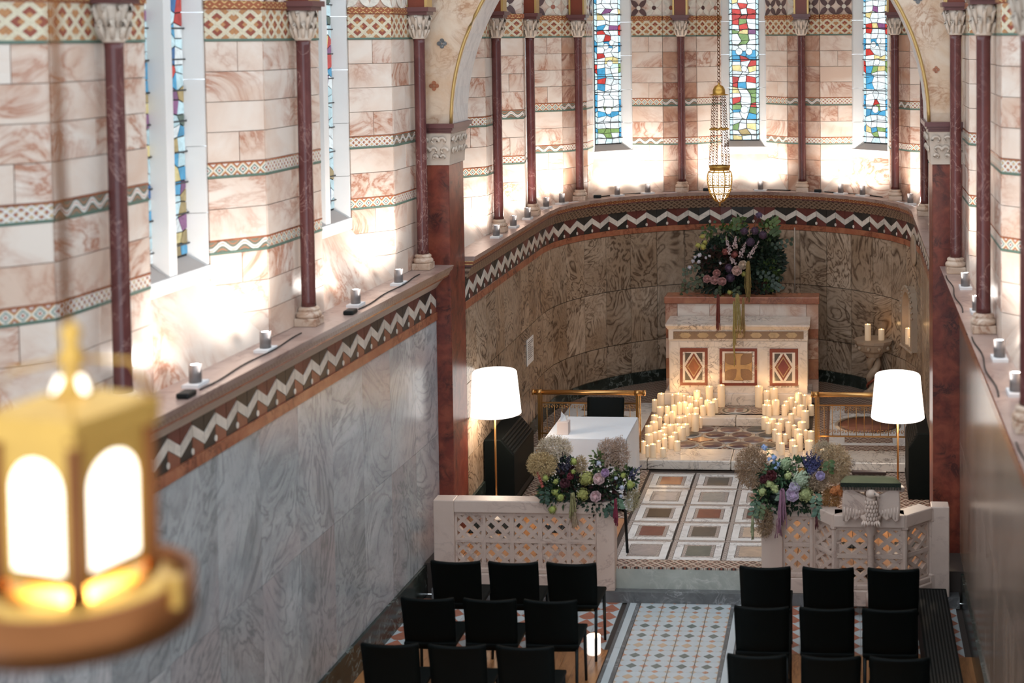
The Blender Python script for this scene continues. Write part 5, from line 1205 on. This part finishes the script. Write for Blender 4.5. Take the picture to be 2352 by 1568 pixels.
# altar arrangement
random.seed(23)
fc = thing('flower_arrangement', (-1.30, 18.75, zt), 'tall flower arrangement with roses and alliums on the reredos above the altar', 'flowers', 'flower arrangements')
fc.location.z = PX(1700, 681, Y=YR).z; zt0 = fc.location.z
def G(x, y, dy=0): return PX(1560 + x / 6.03, 500 + y / 6.03, Y=18.62 + dy)
MB().lathe([(.10, zt0), (.13, zt0 + .07), (.12, zt0 + .14), (.08, zt0 + .14)], (-1.32, 18.70, 0), 14).build('vase', 'blackmetal', fc)
foliage(fc, [(G(850, 620, .08), (.48, .16, .42), 1500), (G(1150, 620, .06), (.28, .12, .42), 900), (G(700, 900, .05), (.42, .12, .2), 500), (G(500, 600, .06), (.25, .1, .3), 350)], [DG, (.008, .022, .014), (.014, .032, .018), (.02, .042, .02)], .085, .04)
foliage(fc, [(G(520, 650, .0), (.22, .08, .22), 260), (G(1130, 1000, 0), (.1, .06, .15), 90), (G(760, 500, 0), (.15, .06, .1), 90)], [BR, (.05, .018, .016)], .07, .045, 'brown_foliage')
foliage(fc, [(G(820, 120, .05), (.1, .06, .12), 60), (G(600, 180, .08), (.25, .06, .12), 90), (G(1230, 150, .04), (.14, .06, .12), 80), (G(1250, 800, .0), (.14, .06, .2), 130)], [(.06, .10, .022), (.09, .15, .03), (.035, .08, .035)], .07, .05, 'bright_foliage')
for x, y, r, c in ((385, 850, .058, (.46, .22, .20)), (495, 865, .066, (.48, .24, .22)), (520, 770, .056, (.42, .18, .16)), (595, 885, .062, (.46, .22, .20)), (800, 735, .072, (.60, .38, .32)), (885, 655, .064, (.58, .44, .33))): rose(fc, G(x, y, -.16), r, c)
for x, y, r in ((900, 185, .05), (1045, 180, .054), (1160, 240, .055), (985, 335, .058), (690, 700, .058), (710, 830, .056)): allium(fc, G(x, y, -.1), r, (.10, .055, .10))
al_top = PX(1743, 494, Y=18.55); allium(fc, al_top, .045, (.13, .09, .17)); MB().tube([al_top, G(940, 340, -.05)], .004, 6).build('allium_stem', 'leaf', fc, color=(.10, .07, .03))
for a, b in (((700, 480), (650, 260)), ((770, 400), (785, 250)), ((850, 520), (925, 330)), ((970, 540), (1110, 320)), ((760, 620), (700, 540))): spike(fc, G(*a, -.14), G(*b, -.10), (.55, .42, .42), .026, 60)
for x, y, r in ((260, 380, .04), (330, 400, .044), (360, 340, .036), (320, 260, .036), (900, 780, .04), (955, 745, .036), (700, 1035, .036), (600, 1110, .034), (650, 1130, .03)): puff(fc, G(x, y, -.14), r, (.42, .40, .10), 30, 'yellow_green_bud', .3)
for x, y, r in ((280, 520, .034), (220, 545, .024), (190, 600, .028), (270, 610, .028), (145, 690, .03), (570, 630, .022), (370, 555, .02), (420, 530, .02)): puff(fc, G(x, y, -.12), r, (.56, .54, .60), 18, 'pale_bell', .35)
for x, y in ((640, 470), (770, 510)): puff(fc, G(x, y, -.12), .05, (.26, .07, .06), 70, 'russet_bloom', .25)
for q, col in (([(420, 800), (250, 860), (60, 900)], (.06, .085, .03)), ([(350, 880), (200, 940), (30, 1030)], (.07, .09, .03)), ([(300, 640), (180, 720), (60, 750)], (.07, .10, .05)), ([(1250, 400), (1400, 380), (1560, 330)], (.02, .05, .02)), ([(1200, 150), (1300, 80), (1360, 30)], (.10, .17, .03)), ([(780, 200), (800, 100), (790, 20)], (.08, .15, .03)), ([(1250, 250), (1320, 200), (1370, 170)], (.05, .10, .02)), ([(1050, 800), (1200, 780), (1330, 850)], (.03, .06, .035)), ([(1250, 880), (1330, 930), (1400, 980)], (.05, .09, .06))): leafspray(fc, [G(x, y, -.10) for x, y in q], tuple(c * .8 for c in col), .06, .042, 9)
drop(fc, G(960, 600, -.2), .50, .06, (.27, .19, .06), 26); drop(fc, G(540, 1060, -.84), .44, .032, (.16, .03, .02), 20); drop(fc, G(800, 1050, -.84), .52, .055, (.34, .27, .09), 22); drop(fc, G(760, 1150, -.84), .78, .018, (.34, .27, .09), 8); drop(fc, G(890, 1100, -.84), .50, .03, (.27, .18, .07), 10)
for x in (540, 790): leafspray(fc, [G(x, 960, -.3), G(x, 1000, -.6), G(x, 1080, -.84)], (.03, .05, .02), .06, .03, 8)

# ------------------------------------------------------------------ hanging sanctuary lamp
sx, sy = PX(1653, 420, Y=17.0).x, 17.0
def zz(y): return PX(1653, y, Y=sy).z
sn = thing('sanctuary_lamp', (sx, sy, zz(470)), 'pierced gilt sanctuary lamp glowing on long chains before the middle window', 'hanging lamp')
def chain(t, a, b, r=.014, step=.032, name='chain', mat='copper'):
    a, b = V(a), V(b); L = (b - a).length; d = (b - a) / L; s = d.orthogonal().normalized(); q = d.cross(s); m = MB(); n = int(L / step)
    for k in range(n):
        c = a + d * (k + .5) * step; e = s if k % 2 else q
        m.tube([c + d * step * .62 * math.cos(i * PI / 4) + e * r * math.sin(i * PI / 4) for i in range(9)], r * .26, 4)
    return m.build(name, mat, t)
chain(sn, (sx, sy, zz(192)), (sx, sy, 7.6), .018, .042, 'main_chain')
MB().lathe([(.115, zz(218)), (.112, zz(217)), (.075, zz(216)), (.072, zz(206)), (.05, zz(198)), (.012, zz(194)), (.01, zz(190))], (sx, sy, 0), 20).build('dome_cap', 'oldgold', sn)
for k in range(6):
    a = 2 * PI * k / 6 + .3; d = V((math.cos(a), math.sin(a), 0)); p = V((sx, sy, 0)) + d * .072
    chain(sn, p + V((0, 0, zz(217))), V((sx, sy, zz(296))) + d * .09); chain(sn, V((sx, sy, zz(298))) + d * .09, V((sx, sy, zz(380))) + d * .118)
    MB().lathe([(.004, zz(299)), (.036, zz(297.5)), (.03, zz(295)), (.01, zz(293))], (sx + d.x * .085, sy + d.y * .085, 0), 12).build('spacer_disc', 'oldgold', sn)
MB().lathe([(.10, zz(392)), (.122, zz(389)), (.118, zz(386)), (.125, zz(384)), (.128, zz(380)), (.118, zz(380)), (.115, zz(386))], (sx, sy, 0), 28).build('rim', 'oldgold', sn)
prof = [(.105, 391), (.135, 396), (.145, 406), (.142, 420), (.13, 434), (.108, 447), (.075, 457), (.035, 463)]
MT['glow'] = emis('warm glowing glass', (1, .88, .72), 2.2, (.8, .8, .8), False)
MB().lathe([(r * .95, zz(y)) for r, y in prof[::-1]], (sx, sy, 0), 24).build('glass_liner', 'glow', sn)
for k in range(12):
    a = 2 * PI * k / 12; MB().tube([(sx + r * math.cos(a), sy + r * math.sin(a), zz(y)) for r, y in prof], .008 if k % 2 == 0 else .004, 6).build('meridian_rib', 'oldgold', sn)
for y0, r0 in ((394, .128), (424, .14), (428, .136), (443, .117)): MB().tube([(sx + r0 * math.cos(2 * PI * i / 28), sy + r0 * math.sin(2 * PI * i / 28), zz(y0)) for i in range(29)], .008, 6).build('band', 'oldgold', sn)
m = MB()
for k in range(24):
    for s in (-1, 1): m.tube([(sx + r * math.cos(2 * PI * k / 24 + s * i * .1), sy + r * math.sin(2 * PI * k / 24 + s * i * .1), zz(y)) for i, (r, y) in enumerate(((.118, 443), (.108, 447), (.075, 457), (.035, 463)))], .004, 4)
for k in range(18):
    for y0, r0 in ((403, .143), (412, .1455), (419, .143), (436, .129)):
        a = 2 * PI * (k + .3) / 18; c = V((sx + r0 * math.cos(a), sy + r0 * math.sin(a), zz(y0))); t_ = V((-math.sin(a), math.cos(a), 0)); m.tube([c + t_ * .016 * math.cos(i * PI / 4) + V((0, 0, .016 * math.sin(i * PI / 4))) for i in range(9)], .0042, 4)
m.build('filigree', 'oldgold', sn)
MB().lathe([(.002, zz(474)), (.014, zz(471)), (.008, zz(468)), (.02, zz(465)), (.036, zz(462))], (sx, sy, 0), 12).build('finial', 'oldgold', sn)
point('lamp_glow', (0, 0, .15), 3, (1, .8, .55), .08, sn)

# ------------------------------------------------------------------ near brass lantern, out of focus
lx, ly = PX(172, 1100, Y=2.5).x, 2.5
def LZ(y): return PX(172, y, Y=ly).z
ln = thing('brass_lantern', (lx, ly, LZ(1520)), 'large blurred brass hanging lantern with lit arched panes, near left', 'lantern')
MB().tube([(lx - .008, ly, LZ(740)), (lx - .03, ly, 6.6)], .008, 8).build('suspension_rod', 'copper', ln)
MB().lathe([(.004, LZ(735)), (.02, LZ(760)), (.012, LZ(790)), (.026, LZ(820)), (.014, LZ(850)), (.03, LZ(880)), (.04, LZ(900))][::-1], (lx, ly, 0), 16).build('finial', 'oldgold', ln)
rot = math.atan2(lx, ly) * -1
def corner(k, R): a = rot - PI / 2 + k * PI / 2; return V((lx + R * math.cos(a), ly + R * math.sin(a), 0))
RB = .132; z0, z1 = LZ(1300), LZ(930)
m = MB(); q = [corner(k, RB + .012) for k in range(4)]; m.hexa([(p.x, p.y, z1 - .045) for p in q], [(p.x, p.y, z1) for p in q]); qq = [corner(k, .035) for k in range(4)]; m.hexa([(p.x, p.y, z1) for p in q], [(p.x, p.y, z1 + .028) for p in qq]); m.build('canopy', 'oldgold', ln)
for k in range(4):
    p = corner(k, RB - .008); MB().lathe([(.017, z0 - .02), (.014, z0), (.014, z1 - .04), (.017, z1 - .03)], p, 8).build('corner_post', 'copper', ln)
    a, b = corner(k, RB - .012), corner(k + 1, RB - .012); u = (b - a); L = u.length; n = V((-u.y, u.x, 0)).normalized() * -1; mid = (a + b) / 2; hw = L * .34; H = (z1 - .02) - z0; hs = H * .60
    hole = [(-hw, .02), (-hw, hs)] + [(-hw * math.cos(PI * i / 10), hs + hw * .95 * math.sin(PI * i / 10)) for i in range(1, 10)] + [(hw, hs), (hw, .02)]
    out = [(-L / 2, 0), (-L / 2, hs)] + [(-L / 2 + L * i / 10, H) for i in range(1, 10)] + [(L / 2, hs), (L / 2, 0)]
    m = MB(); N = len(hole); ud = u / L
    def P3(x, z, o): c = mid + ud * x + n * o; return (c.x, c.y, z0 + z)
    for o, fl_ in ((.004, 1), (-.004, 0)):
        m.add([P3(*p, o) for p in out] + [P3(*p, o) for p in hole], [(i, i + 1, N + i + 1, N + i) for i in range(N - 1)] + [(N - 1, 0, N, 2 * N - 1)])
    m.add([P3(*p, -.004) for p in hole] + [P3(*p, .004) for p in hole], [(i, i + 1, N + i + 1, N + i) for i in range(N - 1)]); ars = m.build('arched_side', 'oldgold', ln)
    m = MB(); m.hexa([P3(*p, -.003) for p in hole], [P3(*p, .001) for p in hole])
    if k == 0: MT['lampglass'] = emis('lit lantern glass', (1, .90, .70), 2.6, (.8, .8, .75), True)
    sub(m.build('lit_pane', 'lampglass', ln), ars)
    s_ = corner(k + .0, RB + .02); MB().tube([corner(k, RB) + V((0, 0, z1)), corner(k, RB * .75) + V((0, 0, z1 + .07)), V((lx, ly, z1 + .085))], .004, 6).build('top_stay', 'oldgold', ln)
for dx, dy in ((-.012, 0), (.022, .01)): MB().lathe([(.003, LZ(945)), (.013, LZ(925)), (.014, LZ(895)), (.004, LZ(860))], (lx + dx, ly - .02 + dy, 0), 10).build('bulb', 'lampglass', ln)
R2 = .198; zp = LZ(1345)
MB().lathe([(.02, zp - .04), (R2 - .03, zp - .035), (R2 - .02, zp - .008), (.14, zp + .012), (.02, zp + .014)], (lx, ly, 0), 40).build('tray', 'oldgold', ln)
m = MB(); n = 48; vs = []
for r, z in ((R2 - .012, zp + .012), (R2, zp + .012), (R2 + .002, zp - .07), (R2 - .014, zp - .07)):
    for i in range(n): vs.append((lx + r * math.cos(2 * PI * i / n), ly + r * math.sin(2 * PI * i / n), z))
m.add(vs, [(j * n + i, j * n + (i + 1) % n, ((j + 1) % 4) * n + (i + 1) % n, ((j + 1) % 4) * n + i) for j in range(4) for i in range(n)], 0, True); m.build('tray_rim', 'copper', ln)
for k in (1.0, 3.0, 5.0): a = rot - PI / 2 + (k - .15) * PI / 3; MB().box((lx + R2 * math.cos(a) - .014, ly + R2 * math.sin(a) - .012, zp - .02), (lx + R2 * math.cos(a) + .014, ly + R2 * math.sin(a) + .012, zp + .035)).build('rim_stud', 'oldgold', ln)
point('lantern_light', (0, 0, .28), 5, (1, .8, .5), .05, ln)

# ------------------------------------------------------------------ stand by the entrance, glass lantern on the floor
p = PX(1441, 1268, z=.302); q = PX(1436, 1172, Y=p.y); st = thing('music_stand', (p.x, p.y, .30), 'black stand with a white card beside the left flowers', 'stand')
MB().tube([(p.x, p.y, .30), (q.x, p.y, q.z), (q.x - .05, p.y + .01, q.z + .05)], .014, 8).build('rod', 'blackmetal', st)
w = PX(1440, 1160, Y=p.y); MB().hexa([(w.x - .05, p.y, w.z - .035), (w.x + .06, p.y - .01, w.z - .05), (w.x + .05, p.y + .05, w.z + .04), (w.x - .05, p.y + .05, w.z + .05)], [(w.x - .05, p.y, w.z - .031), (w.x + .06, p.y - .01, w.z - .046), (w.x + .05, p.y + .05, w.z + .044), (w.x - .05, p.y + .05, w.z + .054)]).build('white_card', 'paper', st)
MT['frosted'] = emis('frosted lit glass', (1, .93, .85), .75, (.8, .8, .8), False)
p = PX(1364, 1500, z=0); gl = thing('glass_lantern', (p.x, p.y, 0), 'glowing glass cylinder lantern on the floor between the left chairs', 'lantern')
MB().lathe([(.055, 0), (.058, .01), (.058, .15), (.054, .15), (.054, .012), (.01, .01)], (p.x, p.y, 0), 20).build('glass_cylinder', 'frosted', gl)
candle((p.x, p.y, .012), .03, .09, 'small candle inside the glass lantern on the floor', 'candle in the floor lantern', True, .8)
